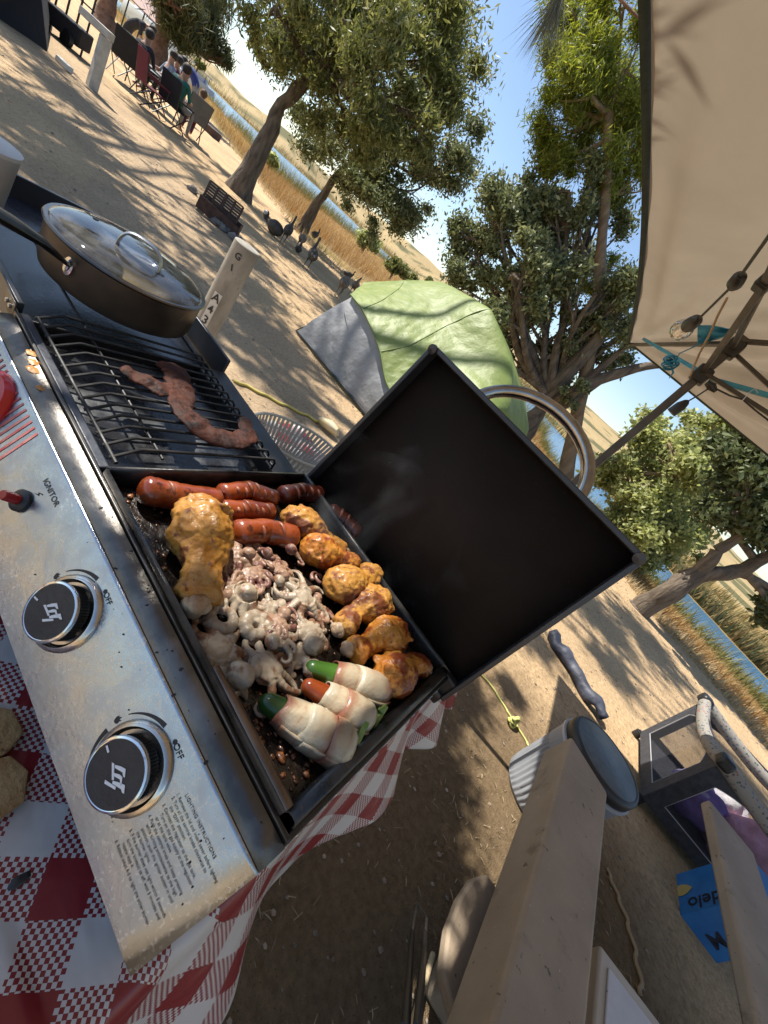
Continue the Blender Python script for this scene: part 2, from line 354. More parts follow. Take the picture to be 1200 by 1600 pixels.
for i in range(1500):
    r_ = .6+8*rng.uniform()**1.3; th = R(110+rng.uniform(-72, 66)); x = r_*math.cos(th); y = r_*math.sin(th); s_ = rng.uniform(.003, .009)*(1+r_*.12)
    mb2.blob((x, y, hgt(x, y)[0]+s_*.3), (s_, s_*.8, s_*.5), .3, 2, 5, 3, seed=i)
tag(mb.build('straw_litter', leafmat('litter', (.28, .2, .12), (.5, .4, .25), (.15, .1, .06), trans=.1, rough=.9), angle=0, smooth=False), 'scattered dry straw and twigs lying on the camp ground', 'litter', kind='stuff')
tag(mb2.build('pebbles', M('pebble', (.2, .16, .12), (.34, .27, .2), island=.4, rough=.9), smooth=True), 'small loose stones scattered on the sandy ground', 'stones', kind='stuff')
# ================================================================ TREES
def crown(name, clumps, n, size, asp, mat, parent, droop=0., spread=1., flat=.7):
    """clumps: (centre, radius); leaves are small pointed quads spread through each clump"""
    C = np.array([list(c[0]) for c in clumps]); Rr = np.array([c[1] for c in clumps]); wgt = Rr**2; wgt = wgt/wgt.sum(); idx = rng.choice(len(C), n, p=wgt)
    d = rng.normal(size=(n, 3)); d /= np.linalg.norm(d, axis=1)[:, None]; rr = Rr[idx]*np.minimum(np.abs(rng.normal(0, .52, n)), 1.15)*spread*(.7+.6*np.abs(np.sin(d[:, 0]*5+idx))); P = C[idx]+d*rr[:, None]*np.array([1, 1, flat])
    ax = rng.normal(size=(n, 3)); ax[:, 2] -= droop*2.2; ax /= np.linalg.norm(ax, axis=1)[:, None]; q = rng.normal(size=(n, 3)); sd_ = np.cross(ax, q); sd_ /= np.linalg.norm(sd_, axis=1)[:, None]
    s_ = size*rng.uniform(.6, 1.3, n); a_ = ax*s_[:, None]; b_ = sd_*(s_*asp)[:, None]
    V = np.stack([P-a_, P+b_-a_*.1, P+a_, P-b_-a_*.1], 1)
    me = bpy.data.meshes.new(name); me.vertices.add(n*4); me.vertices.foreach_set('co', V.ravel().astype('f')); me.loops.add(n*4); me.loops.foreach_set('vertex_index', np.arange(n*4, dtype='i'))
    me.polygons.add(n); me.polygons.foreach_set('loop_start', np.arange(0, n*4, 4, dtype='i')); me.update(calc_edges=True); me.materials.append(mat)
    o = bpy.data.objects.new(name, me); link(o); 
    if parent is not None: o.parent = parent; o.location = -parent.location
    return o
bark = M('bark_grey_brown', (.06, .045, .033), (.21, .165, .12), rough=.95, scale=11, bump=.05, bscale=16, stretch=(1, 1, .25), lo=.3, hi=.7)
bark_pale = M('bark_tan', (.15, .10, .06), (.32, .23, .14), rough=.95, scale=7, bump=.02, bscale=12, stretch=(1, 1, .3), lo=.3, hi=.7)
def limb(mb, a, b, r0, r1, bend=.08, n=7, seg=7):
    a, b = Vector(a), Vector(b); L_ = (b-a).length; o1 = Vector(rng.normal(0, bend*L_, 3)); o2 = Vector(rng.normal(0, bend*L_, 3)); pts = []; rs = []
    for i in range(seg+1):
        t = i/seg; pts.append(a.lerp(b, t)+o1*math.sin(math.pi*t)*.7+o2*math.sin(2*math.pi*t)*.35); rs.append((r0*(1-t)+r1*t)*(1+.1*mnoise.noise(Vector((t*5, r0*90, a.x)))))
    mb.tube(pts, rs, n); return pts
def tree(name, base, lab, trunk, r0, blobs, nleaf, size, asp, lm, bm=None, group=None, droop=0., clr=.5, nc=9, dens=1., twig=True, flare=1.5, flat=.7, extra=None):
    """trunk: world points from the base up; blobs: (centre, radius (x,y,z)) envelopes of foliage"""
    bm = bm or bark; o = empty(name, base, lab, 'tree', group); mb = MB(); pts = [Vector(p) for p in trunk]
    sm = []
    for i in range(len(pts)-1):
        for k in range(4): sm.append(pts[i].lerp(pts[i+1], k/4))
    sm.append(pts[-1]); L_ = len(sm)
    rs = [r0*(1-.6*i/(L_-1))*(flare if i == 0 else (1+.25*(flare-1) if i == 1 else 1)) for i in range(L_)]
    for i in range(1, L_): sm[i] = sm[i]+Vector(rng.normal(0, r0*.06, 3))
    mb.tube(sm, rs, 12, nz=r0*.25, nzs=2/r0*.3)
    wp(mb, 'trunk', bm, o); clumps = []
    bmn = MB(); nb = 0
    for bi, (c, rad_) in enumerate(blobs):
        c = Vector(c); k = nc if isinstance(nc, int) else nc[bi]
        st = sm[-1] if bi else sm[-1]
        st = min(sm[L_//2:], key=lambda q: (q-c).length)
        mid = limb(bmn, st, c, r0*.30, r0*.12, .07, 7)
        rm = max(rad_)
        for i in range(k):
            d = rng.normal(size=3); d /= np.linalg.norm(d); q = rng.uniform(.35, 1.)**.5; p = c+Vector((d[0]*rad_[0]*q, d[1]*rad_[1]*q, d[2]*rad_[2]*q)); rr = rm*clr*1.45*rng.uniform(.6, 1.35); clumps.append((p, rr))
            s0 = mid[int(rng.integers(3, len(mid)))]; ln = limb(bmn, s0, p, r0*.13, r0*.03, .1, 5, 5)
            if twig:
                for _ in range(3):
                    e = p+Vector(rng.normal(0, rr*.6, 3)); limb(bmn, ln[3], e, r0*.035, r0*.008, .1, 3, 3)
    for e in (extra or []): limb(bmn, e[0], e[1], e[2], e[3], .04, 8)
    wp(bmn, 'branches', bm, o)
    crown('crown', clumps, nleaf, size, asp, lm, o, droop=droop, flat=flat)
    return o
leaf_dark = leafmat('leaf_dark_green', (.06, .08, .035), (.11, .135, .06), (.17, .19, .095), trans=.25, rough=.4)
leaf_ash = leafmat('leaf_ash_green', (.085, .105, .035), (.17, .19, .065), (.29, .29, .12), trans=.32, rough=.42)
leaf_willow = leafmat('leaf_yellow_green', (.10, .135, .025), (.19, .23, .045), (.29, .31, .07), trans=.45, rough=.42)
leaf_cotton = leafmat('leaf_pale_green', (.19, .22, .08), (.33, .36, .15), (.48, .50, .26), trans=.45, rough=.42)
leaf_pine = leafmat('needle_green', (.045, .06, .022), (.085, .095, .035), (.14, .13, .06), trans=.15, rough=.6)
leaf_grey = leafmat('leaf_grey_green', (.085, .105, .05), (.17, .195, .09), (.31, .33, .18), trans=.25, rough=.38)
def ground(px, py): p = at(px, py, 0.); return Vector((p.x, p.y, hgt(p.x, p.y)[0]-.03))
# tree 1: big leaning tree left of centre
b1 = ground(373, 303)
def D(px, py, b, off=0.): return dep(px, py, b, off)
def E(px, py, b, rp, off=0., dz=1.):  # an envelope of foliage; radii in picture pixels at that depth
    c = D(px, py, b, off); s_ = ((np.array(c)-CP)@FW)/F
    return (c, (rp*s_, rp*s_, rp*s_*dz))
tree('leaning_tree', b1, 'large leaning shade tree with thick trunk beside the steel fire ring', [b1, D(408, 232, b1), D(440, 165, b1, .1), D(490, 115, b1, .3)], .24,
     [E(480, 40, b1, 80, .5), E(560, 60, b1, 85, -.4), E(650, 40, b1, 85, .6), E(600, 140, b1, 70, -.9), E(690, 110, b1, 62, .3), E(430, 60, b1, 42, .8), E(540, 0, b1, 90, 1.), E(660, 190, b1, 52, -.3), E(430, 10, b1, 60, -1), E(700, 20, b1, 58, .8), E(540, 150, b1, 58, .4), E(570, 205, b1, 42, .9)],
     95000, .062, .28, leaf_ash, droop=.35, nc=9, clr=.36, group='large shade trees around the camp')
b2 = ground(470, 362)
tree('leaning_tree', b2, 'smaller shade tree with thin leaning trunk behind the geese', [b2, D(492, 325, b2), D(520, 283, b2), D(550, 245, b2, .2)], .17,
     [E(560, 230, b2, 62), E(620, 260, b2, 66, .6), E(690, 225, b2, 58, -.4), E(610, 320, b2, 48, .3), E(650, 200, b2, 55, 1), E(500, 200, b2, 40, .2), E(575, 300, b2, 42, -.6), E(655, 295, b2, 42, .8), E(715, 265, b2, 30)],
     70000, .066, .34, leaf_grey, bm=bark, droop=.2, nc=8, clr=.33, group='large shade trees around the camp')
# tree 0: pine at the upper left behind the seated people
b0 = ground(241, 118)
tree('pine_tree', b0, 'dark pine with long drooping boughs rising behind the people in camp chairs', [b0, D(247, 80, b0), D(254, 40, b0), D(262, -20, b0)], .42,
     [E(300, 45, b0, 38, 0, .7), E(335, 70, b0, 27, 1, .6), E(270, 8, b0, 38, -1, .7), E(325, 15, b0, 42, 1), E(350, 95, b0, 14, 1, .5), E(290, -40, b0, 60, 2)],
     22000, .22, .10, leaf_pine, bm=M('bark_red_brown', (.11, .06, .04), (.22, .13, .09), rough=.95, scale=6, bump=.02), droop=.5, nc=12, clr=.35)
bz = ground(160, 52)
tree('pine_tree', bz, 'bare reddish pine trunk standing just behind the white timber post', [bz, D(166, 20, bz), D(174, -20, bz), D(190, -90, bz)], .40,
     [E(200, -120, bz, 40), E(240, -110, bz, 40)], 3000, .22, .12, leaf_pine, bm=bpy.data.materials['bark_red_brown'], nc=5, twig=False)
# tree 3: dark evergreen behind the tent
b3 = at(790, 705, 0.); b3 = Vector((b3.x, b3.y, -.1)); k3 = .45
b3 = Vector((at(790, 705, 0.).x*k3, at(790, 705, 0.).y*k3, -.05)) if False else b3
tree('evergreen_oak', b3, 'dark leafy evergreen behind the green tent with trunk forking low', [b3, D(822, 668, b3), D(860, 622, b3)], .30,
     [E(770, 350, b3, 66), E(830, 330, b3, 60, 1), E(740, 410, b3, 45), E(800, 430, b3, 66, -1), E(870, 400, b3, 66, .5), E(850, 500, b3, 58), E(790, 500, b3, 45, 1), E(920, 350, b3, 62, 1), E(930, 460, b3, 62, -.5), E(880, 560, b3, 42, .5), E(960, 530, b3, 48, .5), E(890, 300, b3, 46, 0), E(780, 555, b3, 26), E(900, 615, b3, 24, -.5)],
     140000, .046, .45, leaf_grey, nc=10, clr=.29, group='large shade trees around the camp',
     extra=[(D(855, 628, b3), D(965, 485, b3), .2, .1), (D(960, 490, b3), D(1000, 420, b3), .1, .05), (D(860, 640, b3), D(940, 590, b3), .16, .12), (D(938, 592, b3), D(1040, 570, b3), .11, .06), (D(890, 615, b3), D(985, 535, b3), .09, .05)])
b4 = at(905, 760, 0.); b4 = Vector((b4.x*.62, b4.y*.62, -.03))
tree('willow_leaf_tree', b4, 'tall yellow green tree with narrow leaves beside the canopy edge', [b4, D(905, 640, b4), D(935, 480, b4), D(945, 330, b4), D(950, 180, b4)], .16,
     [E(935, 150, b4, 75), E(885, 215, b4, 50, .3), E(868, 250, b4, 34), E(900, 175, b4, 50), E(870, 110, b4, 34, .3), E(905, 40, b4, 55), E(960, 240, b4, 52), E(930, 60, b4, 70, .5), E(985, 100, b4, 60), E(900, 120, b4, 50, -.5), E(975, 10, b4, 60), E(935, 265, b4, 40, .5), E(985, 300, b4, 40, .6), E(950, 430, b4, 36, .6)],
     90000, .055, .16, leaf_willow, bm=bark_pale, droop=.5, nc=8, clr=.36)
# tree 5: leaning trunk at the right edge
b5 = ground(1000, 955)
tree('gnarled_tree', b5, 'gnarled leaning tree by the river with trunk forking low at the right edge', [b5+Vector((-.12, 0, -.25)), b5, D(1045, 925, b5), D(1090, 897, b5), D(1150, 893, b5), D(1210, 865, b5)], .20,
     [E(1150, 770, b5, 52), E(1205, 720, b5, 60, .4), E(1190, 820, b5, 38, .2), E(1210, 950, b5, 26, 0), E(1230, 800, b5, 60), E(1110, 800, b5, 28, .3), E(1150, 700, b5, 40, .6)],
     34000, .06, .42, leaf_dark, nc=9, clr=.33, flare=1.15, group='large shade trees around the camp',
     extra=[(D(1090, 900, b5), D(1120, 860, b5), .12, .08), (D(1120, 860, b5), D(1190, 820, b5), .08, .05), (D(1150, 895, b5), D(1230, 935, b5), .06, .03)])
b6 = at(985, 905, 0.); b6 = Vector((b6.x*1.15, b6.y*1.15, -.3))
tree('cottonwood_tree', b6, 'broad pale green cottonwood filling the gap under the canopy edge', [b6, D(1010, 860, b6), D(1040, 800, b6), D(1060, 740, b6)], .22,
     [E(985, 760, b6, 52), E(1040, 800, b6, 55, .5), E(1000, 830, b6, 48, -.5), E(1050, 720, b6, 60), E(1110, 740, b6, 60, .8), E(970, 820, b6, 36), E(985, 870, b6, 34, -.4), E(1110, 680, b6, 46, .5), E(1150, 760, b6, 60, 1), E(960, 720, b6, 24), E(1020, 670, b6, 24, .5), E(1070, 850, b6, 34, .6)],
     110000, .055, .55, leaf_cotton, bm=bark_pale, nc=10, clr=.36)
# distant round bushes on the shore
for px, py, rp, dist, lab in ((577, 378, 19, 46, 'round grey green shrub tree on the shore under the leaning trees'), (620, 420, 17, 40, 'dark bush on the bank just above the green tent, left one'), (640, 434, 11, 52, 'small bush just above the green tent, right one'), (672, 440, 7, 60, 'tiny far bush right of the tent top'), (426, 250, 9, 42, 'pale green sapling in front of the lake beside the trunk'), (312, 100, 7, 80, 'small far tree on the lake shore')):
    k = ray(px, py); k = k/np.hypot(k[0], k[1])*dist; bb_ = Vector((k[0], k[1], hgt(k[0], k[1])[0]-.1))
    tree('shore_bush', bb_, lab, [bb_, D(px-rp*.3, py+rp*.3, bb_), D(px, py, bb_)], .1, [E(px, py, bb_, rp*.7), E(px+rp*.5, py+rp*.3, bb_, rp*.55), E(px-rp*.4, py-rp*.3, bb_, rp*.5)], 5000, .16, .5, leaf_cotton if px in (577, 426) else leaf_ash, nc=6, twig=False)
SHADE_NEAR = [(-.14, .06, .87, 3.4, .17), (.0, -.02, .87, 3.5, .20), (-.24, -.03, .87, 3.2, .2), (.10, .13, .87, 3.3, .13), (-.3, -.12, .8, 3.2, .25), (-.05, .10, .87, 3.2, .12), (-.9, .25, .95, 3.6, .2), (-.55, .5, .95, 4.4, .10)]
SHADE_NEAR += [(.42, 1.15, 0, 3.6, .30), (.30, .85, 0, 3.4, .25), (.35, 1.5, 0, 3.8, .22), (.12, 1.7, 0, 3.8, .24), (.22, 2.0, 0, 4., .2), (-.1, 2.2, 0, 4.2, .18), (.5, 2.45, 0, 4.4, .10), (.62, 1.15, 0, 3.6, .2), (-.30, .64, 1.2, 3.6, .12), (-.12, .64, 1.2, 3.6, .12)]  # unseen pine foliage added to shade the ground by the bench and the lid
SHADE_NEAR_N = 22000
SHADE_FAR = [(-4.9, 1.95, 7, .85), (-6.4, 2.15, 7, .85), (-3.4, 2.1, 7, .7), (-8.4, 2.9, 8, .9), (-4.5, 3.45, 8, .75), (-5.8, 4.2, 8, .8), (-7.4, 5.1, 9, .9), (-9, 5.4, 9, .9), (-10, 2.7, 8, .8), (-3.2, 3.0, 8, .7), (-5., 5.9, 9, .8), (.9, 5.3, 9, .7), (1.6, 6.4, 9, .8), (-.2, 6.2, 9, .7), (2.8, 5.2, 9, .6), (-11.5, 5.5, 10, .9), (-12, 7.5, 10, .8), (-2.2, 2.6, 8, .4), (.45, 3.3, 8, .3), (1.2, 4.4, 9, .4)]
SHADE_FAR_N = 36000
# ================================================================ PICNIC TABLE, CLOTH
TT = .775
t_ = empty('picnic_table', (-.3, .4, 0), 'beige picnic table under the red checked cloth that carries the grill', 'picnic table')
wp(MB().bb((-.70, -.9, TT-.075), (.07, .93, TT)), 'table_top', concrete, t_, bevel=.008)
for y in (-.5, .62): wp(MB().bb((-.5, y-.1, 0), (-.14, y+.1, TT-.075)), 'leg', concrete, t_, bevel=.02)
# bench and pedestal belong to the same cast table
bn = wp(MB().prism([(.60, -.9), (.835, -.9), (.822, 1.735), (.618, 1.80)], .15, Matrix.Translation((0, 0, .30))), 'seat', concrete, t_, bevel=.012)
prof_ = [(.86, .86)]+[(.50+.07*(1-math.cos(a)) - .0, 1.17 - .07*(1-math.sin(a))) for a in np.linspace(math.pi/2, 0, 6)]
ped = [(.80, .84), (.66, .82), (.60, .85), (.572, .93), (.568, 1.02), (.580, 1.10), (.615, 1.16), (.80, 1.17)]
pdl = wp(MB().prism(ped[::-1], .032, Matrix.Translation((0, 0, .215))), 'bench_brace', concrete, t_, bevel=.008)
wp(MB().bb((.70, .95, 0), (.81, 1.08, .214)), 'leg', concrete, t_, bevel=.02); wp(MB().bb((.64, -.5, 0), (.80, -.3, .299)), 'leg', concrete, t_, bevel=.02)
# cloth: rows across x, columns along y; pattern from the cloth's own coordinates kept in a UV map
m, t, out = nodes('checked_vinyl'); L = t.links.new
uv = N(t, 'UVMap', uv_map='UVMap'); sx = N(t, 'SeparateXYZ'); L(uv.outputs[0], sx.inputs[0])
def band(o, per, duty=.5):
    a = N(t, 'Math', operation='DIVIDE'); L(o, a.inputs[0]); a.inputs[1].default_value = per; f = N(t, 'Math', operation='FLOORED_MODULO'); L(a.outputs[0], f.inputs[0]); f.inputs[1].default_value = 1; g = N(t, 'Math', operation='LESS_THAN'); L(f.outputs[0], g.inputs[0]); g.inputs[1].default_value = duty; return g.outputs[0]
def mth(op, a, b_):
    n = N(t, 'Math', operation=op)
    for i, q in enumerate((a, b_)):
        if isinstance(q, (int, float)): n.inputs[i].default_value = q
        else: L(q, n.inputs[i])
    return n.outputs[0]
P_ = .078
cx_, cy_ = band(sx.outputs[0], P_), band(sx.outputs[1], P_)
fine = P_/2/14.
fd = mth('LESS_THAN', mth('ABSOLUTE', mth('SUBTRACT', band(sx.outputs[0], fine*2.4), band(sx.outputs[1], fine*2.4)), 0), .5)
s_ = mth('ADD', cx_, cy_)   # 0 white, 2 red, 1 fine dots
mid_ = mth('MULTIPLY', mth('COMPARE', s_, 1.), fd)
n_ = N(t, 'Math', operation='COMPARE'); L(s_, n_.inputs[0]); n_.inputs[1].default_value = 1; n_.inputs[2].default_value = .1; mid_ = mth('MULTIPLY', n_.outputs[0], fd)
red_ = mth('MAXIMUM', mth('GREATER_THAN', s_, 1.5), mid_)
mx = N(t, 'MixRGB'); L(red_, mx.inputs[0]); mx.inputs[1].default_value = (.55, .52, .49, 1); mx.inputs[2].default_value = (.22, .022, .026, 1)
b = N(t, 'BsdfPrincipled', i_Roughness=.33); L(mx.outputs[0], b.inputs['Base Color'])
nn = tex(t, 'TexNoise', 9, vec=mapping(t), detail=3, dist=.6); bp = N(t, 'Bump'); bp.inputs['Distance'].default_value = .006; L(nn.outputs[0], bp.inputs['Height']); L(bp.outputs[0], b.inputs['Normal']); L(b.outputs[0], out.inputs[0])
cloth_mat = m
def cloth():
    ys = np.linspace(-.45, .955, 240); us = np.concatenate([np.linspace(-.735, .055, 34), np.linspace(.06, .235, 40)]); V = []; UVs = []
    for u in us:
        for y in ys:
            wr = .004*fbm(u, y, 9) + .0025*fbm(u*2+y, y, 22)
            if u <= .062:
                z = TT+.004+max(0, wr)*(1 if u > -.6 else .3); x = u
                if y < .10 and u > -.35: z += .010*max(0, fbm(u, y, 6, 3))
            else:
                d = u-.062; k = min(1, d/.02); wv = .5+.5*math.sin(y*26+1.4*math.sin(y*7)); sl_ = .30+.35*wv + .1*fbm(y, 0, 5)
                x = .062+.012*math.sin(k*1.57)+d*sl_*.9; z = TT+.004+wr*.5-.012*(1-math.cos(k*1.57))-d*math.sqrt(max(.1, 1-(sl_*.9)**2))*k*.9
            V.append((x, y, z)); UVs.append((u*1.0+.35*y*0+.01, y))
    n = len(ys); f = [(i*n+j, i*n+j+1, (i+1)*n+j+1, (i+1)*n+j) for i in range(len(us)-1) for j in range(n-1)]
    me = bpy.data.meshes.new('tablecloth'); me.from_pydata(V, [], f); uvl = me.uv_layers.new(name='UVMap'); ca_, sa_ = math.cos(R(-52)), math.sin(R(-52))
    for lp_ in me.loops: a, b_ = UVs[lp_.vertex_index]; uvl.data[lp_.index].uv = (a*ca_-b_*sa_, a*sa_+b_*ca_)
    me.materials.append(cloth_mat); me.polygons.foreach_set('use_smooth', [True]*len(f))
    o = bpy.data.objects.new('tablecloth', me); link(o); md = o.modifiers.new('s', 'SOLIDIFY'); md.thickness = .0012; return o
tag(cloth(), 'red and white checked vinyl cloth with houndstooth weave draped over the picnic table', 'tablecloth')
# ================================================================ GRILL
GX0, GX1 = -.625, .050; DV = -.343
g = empty('tabletop_grill', (-.29, .33, TT+.006), 'stainless two burner tabletop gas grill with open griddle and raised black lid', 'gas grill')
Vd = Vector((0, .053, .088)).normalized(); Nn = Vector((0, -.088, .053)).normalized(); PO = Vector((0, .133, .86)); XX = Vector((1, 0, 0))
def PX(u, v, h=0.): return PO+XX*u+Vd*v+Nn*h
def pmat(u, v, h=0., rz=0.): return Matrix.Translation(PX(u, v, h)) @ Matrix((XX, Vd, Nn)).transposed().to_4x4() @ Matrix.Rotation(rz, 4, 'Z')
VL = .1027
# brushed, greasy stainless
m, t, out = nodes('greasy_stainless'); L = t.links.new; v1 = mapping(t); v2 = mapping(t, (1.2, 30, 30))
b = N(t, 'BsdfPrincipled', i_Metallic=1.0); nb = tex(t, 'TexNoise', 14, vec=v2, detail=4); nd = tex(t, 'TexNoise', 9, vec=v1, detail=8, rough=.7); ns_ = tex(t, 'TexNoise', 260, vec=v1, detail=3); ng = tex(t, 'TexNoise', 22, vec=v1, detail=5, dist=1.5)
cl = ramp(t, nd.outputs[0], [(.3, (.33, .35, .375)), (.55, (.42, .45, .485)), (.75, (.38, .40, .42))])
sp_ = mth2 = N(t, 'Math', operation='MULTIPLY'); L(ramp(t, ns_.outputs[0], [(.57, 0.), (.63, 1.)]), sp_.inputs[0]); L(ramp(t, nd.outputs[0], [(.45, .15), (.6, 1.)]), sp_.inputs[1])
mx = N(t, 'MixRGB'); L(sp_.outputs[0], mx.inputs[0]); L(cl, mx.inputs[1]); mx.inputs[2].default_value = (.62, .6, .55, 1); L(mx.outputs[0], b.inputs['Base Color'])
me_ = N(t, 'Math', operation='MULTIPLY'); me_.inputs[1].default_value = -.55; L(sp_.outputs[0], me_.inputs[0]); ad = N(t, 'Math', operation='ADD'); ad.inputs[1].default_value = 1.0; L(me_.outputs[0], ad.inputs[0]); L(ad.outputs[0], b.inputs['Metallic'])
L(ramp(t, ng.outputs[0], [(.3, .19), (.7, .38)]), b.inputs['Roughness']); b.inputs['Anisotropic'].default_value = .4
bp = N(t, 'Bump'); bp.inputs['Distance'].default_value = .00012; L(ns_.outputs[0], bp.inputs['Height']); bp2 = N(t, 'Bump'); bp2.inputs['Distance'].default_value = .0002; L(ng.outputs[0], bp2.inputs['Height']); L(bp.outputs[0], bp2.inputs['Normal']); L(bp2.outputs[0], b.inputs['Normal']); L(b.outputs[0], out.inputs[0])
greasy = m
def strip(mb, prof_, x0, x1, n=2):
    xs = np.linspace(x0, x1, n); mb.grid([[Vector((x, y, z)) for y, z in prof_] for x in xs]); return mb
mb = MB(); strip(mb, [(.150, .835), (.136, .853), (.133, .860), (.1865, .9485), (.1885, .951)], GX0+.01, GX1, 30)
wp(mb, 'control_panel', greasy, g, solid=.0015, angle=25)
wp(strip(MB(), [(.1888, .9515), (.2095, .9562), (.2105, .950)], GX0+.01, GX1, 30), 'back_strip', M('reflection_steel', (.10, .092, .082), (.26, .24, .215), rough=.3, rough2=.5, metal=.85, scale=16, lo=.4, hi=.72, bump=.0008, bscale=90, spots=[(120, .68, (.02, .018, .016), .04)]), g, solid=.0015)  # dark reflection of lid and trees put into the steel's base colour
for x in (GX0+.012, GX1-.002): wp(MB().prism([(.150, .835), (.133, .861), (.1865, .9485), (.205, .953), (.205, .80)], .0015, Matrix.Translation((x, 0, 0)) @ Matrix(((0, 0, 1), (1, 0, 0), (0, 1, 0))).to_4x4()), 'panel_end', steel, g)
# fire box
mb = MB(); mb.bb((GX0, .214, TT+.03), (GX0+.004, .53, .950)); mb.bb((GX1-.006, .206, TT+.03), (GX1, .53, .955)); mb.bb((GX0+.004, .526, TT+.03), (GX1-.006, .53, .950)); mb.bb((GX0+.004, .2065, TT+.03), (GX1-.006, .2095, .940)); mb.bb((GX0+.004, .2095, TT+.03), (GX1-.006, .526, TT+.035)); mb.bb((DV-.003, .212, TT+.036), (DV+.003, .5255, .945))
wp(mb, 'fire_box', black_metal, g, bevel=.0015)
for x in (GX0+.05, GX1-.04):
    for y in (.23, .50): wp(MB().lathe([(.012, TT+.008), (.012, TT+.0295)], (x, y, 0), 12), 'foot', plastic_black, g)
for i in range(17):
    y = .235+i*.0175
    if y < .52: wp(MB().box((GX1+.0015, y, .925), (.004, .0035, .02), Matrix.Rotation(R(-28), 3, 'X')), 'vent_louvre', steel, g)
# steel rail and flanges between panel and cooking area
wp(MB().bb((GX0, .2112, .9515), (GX1-.002, .2155, .9605)), 'front_rail', dark_steel, g, bevel=.001)
wp(MB().bb((GX0+.004, .2165, .942), (DV-.004, .228, .9585)), 'grate_ledge', M('blue_black_enamel', (.02, .022, .03), (.05, .055, .07), rough=.25, rough2=.45, scale=40, bump=.0003, bscale=300), g, bevel=.002)
# griddle: walls and floor
grid_mat = M('seasoned_griddle', (.006, .005, .004), (.020, .011, .007), rough=.12, rough2=.42, scale=45, bump=.0022, bscale=110, spec=.6, spots=[(60, .68, (.09, .03, .010), .06), (140, .74, (.16, .07, .03), .05)])
wall_mat = M('griddle_wall', (.012, .012, .012), (.05, .045, .04), rough=.22, rough2=.5, scale=30, bump=.0005, bscale=180, spots=[(90, .66, (.10, .05, .02), .05)])
TX0, TX1, TY0, TY1, FZ = -.334, .030, .219, .517, .944
gr = wp(MB().bb((TX0, TY0, FZ-.004), (TX1, TY1, FZ)), 'griddle', grid_mat, g)
def lipwall(a, b, nrm):   # wall with rolled lip from a to b
    a, b, nrm = Vector(a), Vector(b), Vector(nrm); pf = [(0, FZ-.003), (.000, .962), (.002, .967), (.006, .9685), (.011, .968), (.013, .964), (.0125, .961)]
    mb = MB(); mb.grid([[p+nrm*h+Vector((0, 0, z)) for h, z in pf] for p in (a, a.lerp(b, .5), b)]); return mb
for a, b, n_ in (((TX0, TY0), (TX1, TY0), (0, -.28, 0)), ((TX1, TY0), (TX1, TY1), (1, 0, 0)), ((TX1, TY1), (TX0, TY1), (0, .55, 0)), ((TX0, TY1), (TX0, TY0), (-.35, 0, 0))):
    wp(lipwall((a[0], a[1], 0), (b[0], b[1], 0), n_), 'griddle_wall', wall_mat, gr, solid=.0015, angle=60)
hb = MB(); hb.tube([(-.095, .2200, .9705), (-.05, .2200, .9710), (.015, .2195, .9715), (.030, .2195, .9700)], [.0030, .0040, .0046, .0040], 10, flat=.5)
wp(hb, 'griddle_handle', M('greasy_handle', (.05, .03, .02), (.2, .14, .1), rough=.18, rough2=.35, metal=.7, scale=40, stretch=(.3, 1, 1)), gr)
# baked-on crumbs on the griddle
cr = MB()
for i in range(520):
    x = rng.uniform(TX0+.01, TX1-.006); y = rng.uniform(TY0+.005, TY1-.01)
    if i < 170: x = rng.uniform(-.10, .025); y = rng.uniform(TY0+.005, .31)
    s_ = rng.uniform(.0006, .0022) if i % 12 else rng.uniform(.002, .0042); cr.blob((x, y, FZ+s_*.3), (s_*rng.uniform(.8, 1.8), s_, s_*.55), .5, 3, 6, 4, seed=i)
tag(wp(cr, 'burnt_crumbs', M('burnt_crumb', (.03, .012, .006), (.26, .09, .025), rough=.3, rough2=.6, scale=300, island=.6, coat=.5), gr, angle=180), kind='stuff')
# lid (raised) with rim and tube handle
lid_in = M('sooty_lid', (.016, .012, .010), (.032, .022, .017), rough=.62, rough2=.75, spec=.12, scale=4, bump=.00025, bscale=420, spots=[(330, .70, (.10, .09, .08), .02)])
lid = None
LA, LB = Vector((-.338, .527, .945)), Vector((-.333, .575, 1.258)); LC, LD_ = Vector((.076, .575, 1.236)), Vector((.057, .527, .905))
lidm = Matrix.Identity(4)
up_l = (LB-LA).normalized(); rt_l = (LD_-LA); rt_l = (Vector((1, 0, 0))).normalized(); nb_l = rt_l.cross(up_l).normalized()   # points to -y (towards the cook)
if nb_l.y > 0: nb_l = -nb_l
LW0, LW1 = -.338, .066; LH = .325
lo = Vector((0, .527, .925))
def LP(x, h, d=0.): return lo+Vector((x, 0, 0))+up_l*h - nb_l*d     # d: depth behind the mouth plane
lid = wp(MB().grid([[LP(LW0, 0, .022), LP(LW0, LH, .022)], [LP(LW1, 0, .022), LP(LW1, LH, .022)]]), 'lid', lid_in, g, solid=.002)
lid_rim = M('lid_rim_black', (.02, .022, .026), (.04, .042, .048), rough=.35, scale=10)
for a, b, ax in ((LP(LW0, 0, .010), LP(LW0, LH, .010), (1, 0, 0)), (LP(LW1, 0, .010), LP(LW1, LH, .010), (1, 0, 0)), (LP(LW0+.004, LH, .010), LP(LW1-.004, LH, .010), None), (LP(LW0+.004, .0, .010), LP(LW1-.004, .0, .010), None)):
    mb = MB()
    if ax: mb.beam(a, b, .007, .024, up=nb_l)
    else: mb.beam(a, b, .024, .008, up=up_l)
    wp(mb, 'lid_rim', lid_rim, lid, bevel=.0015)
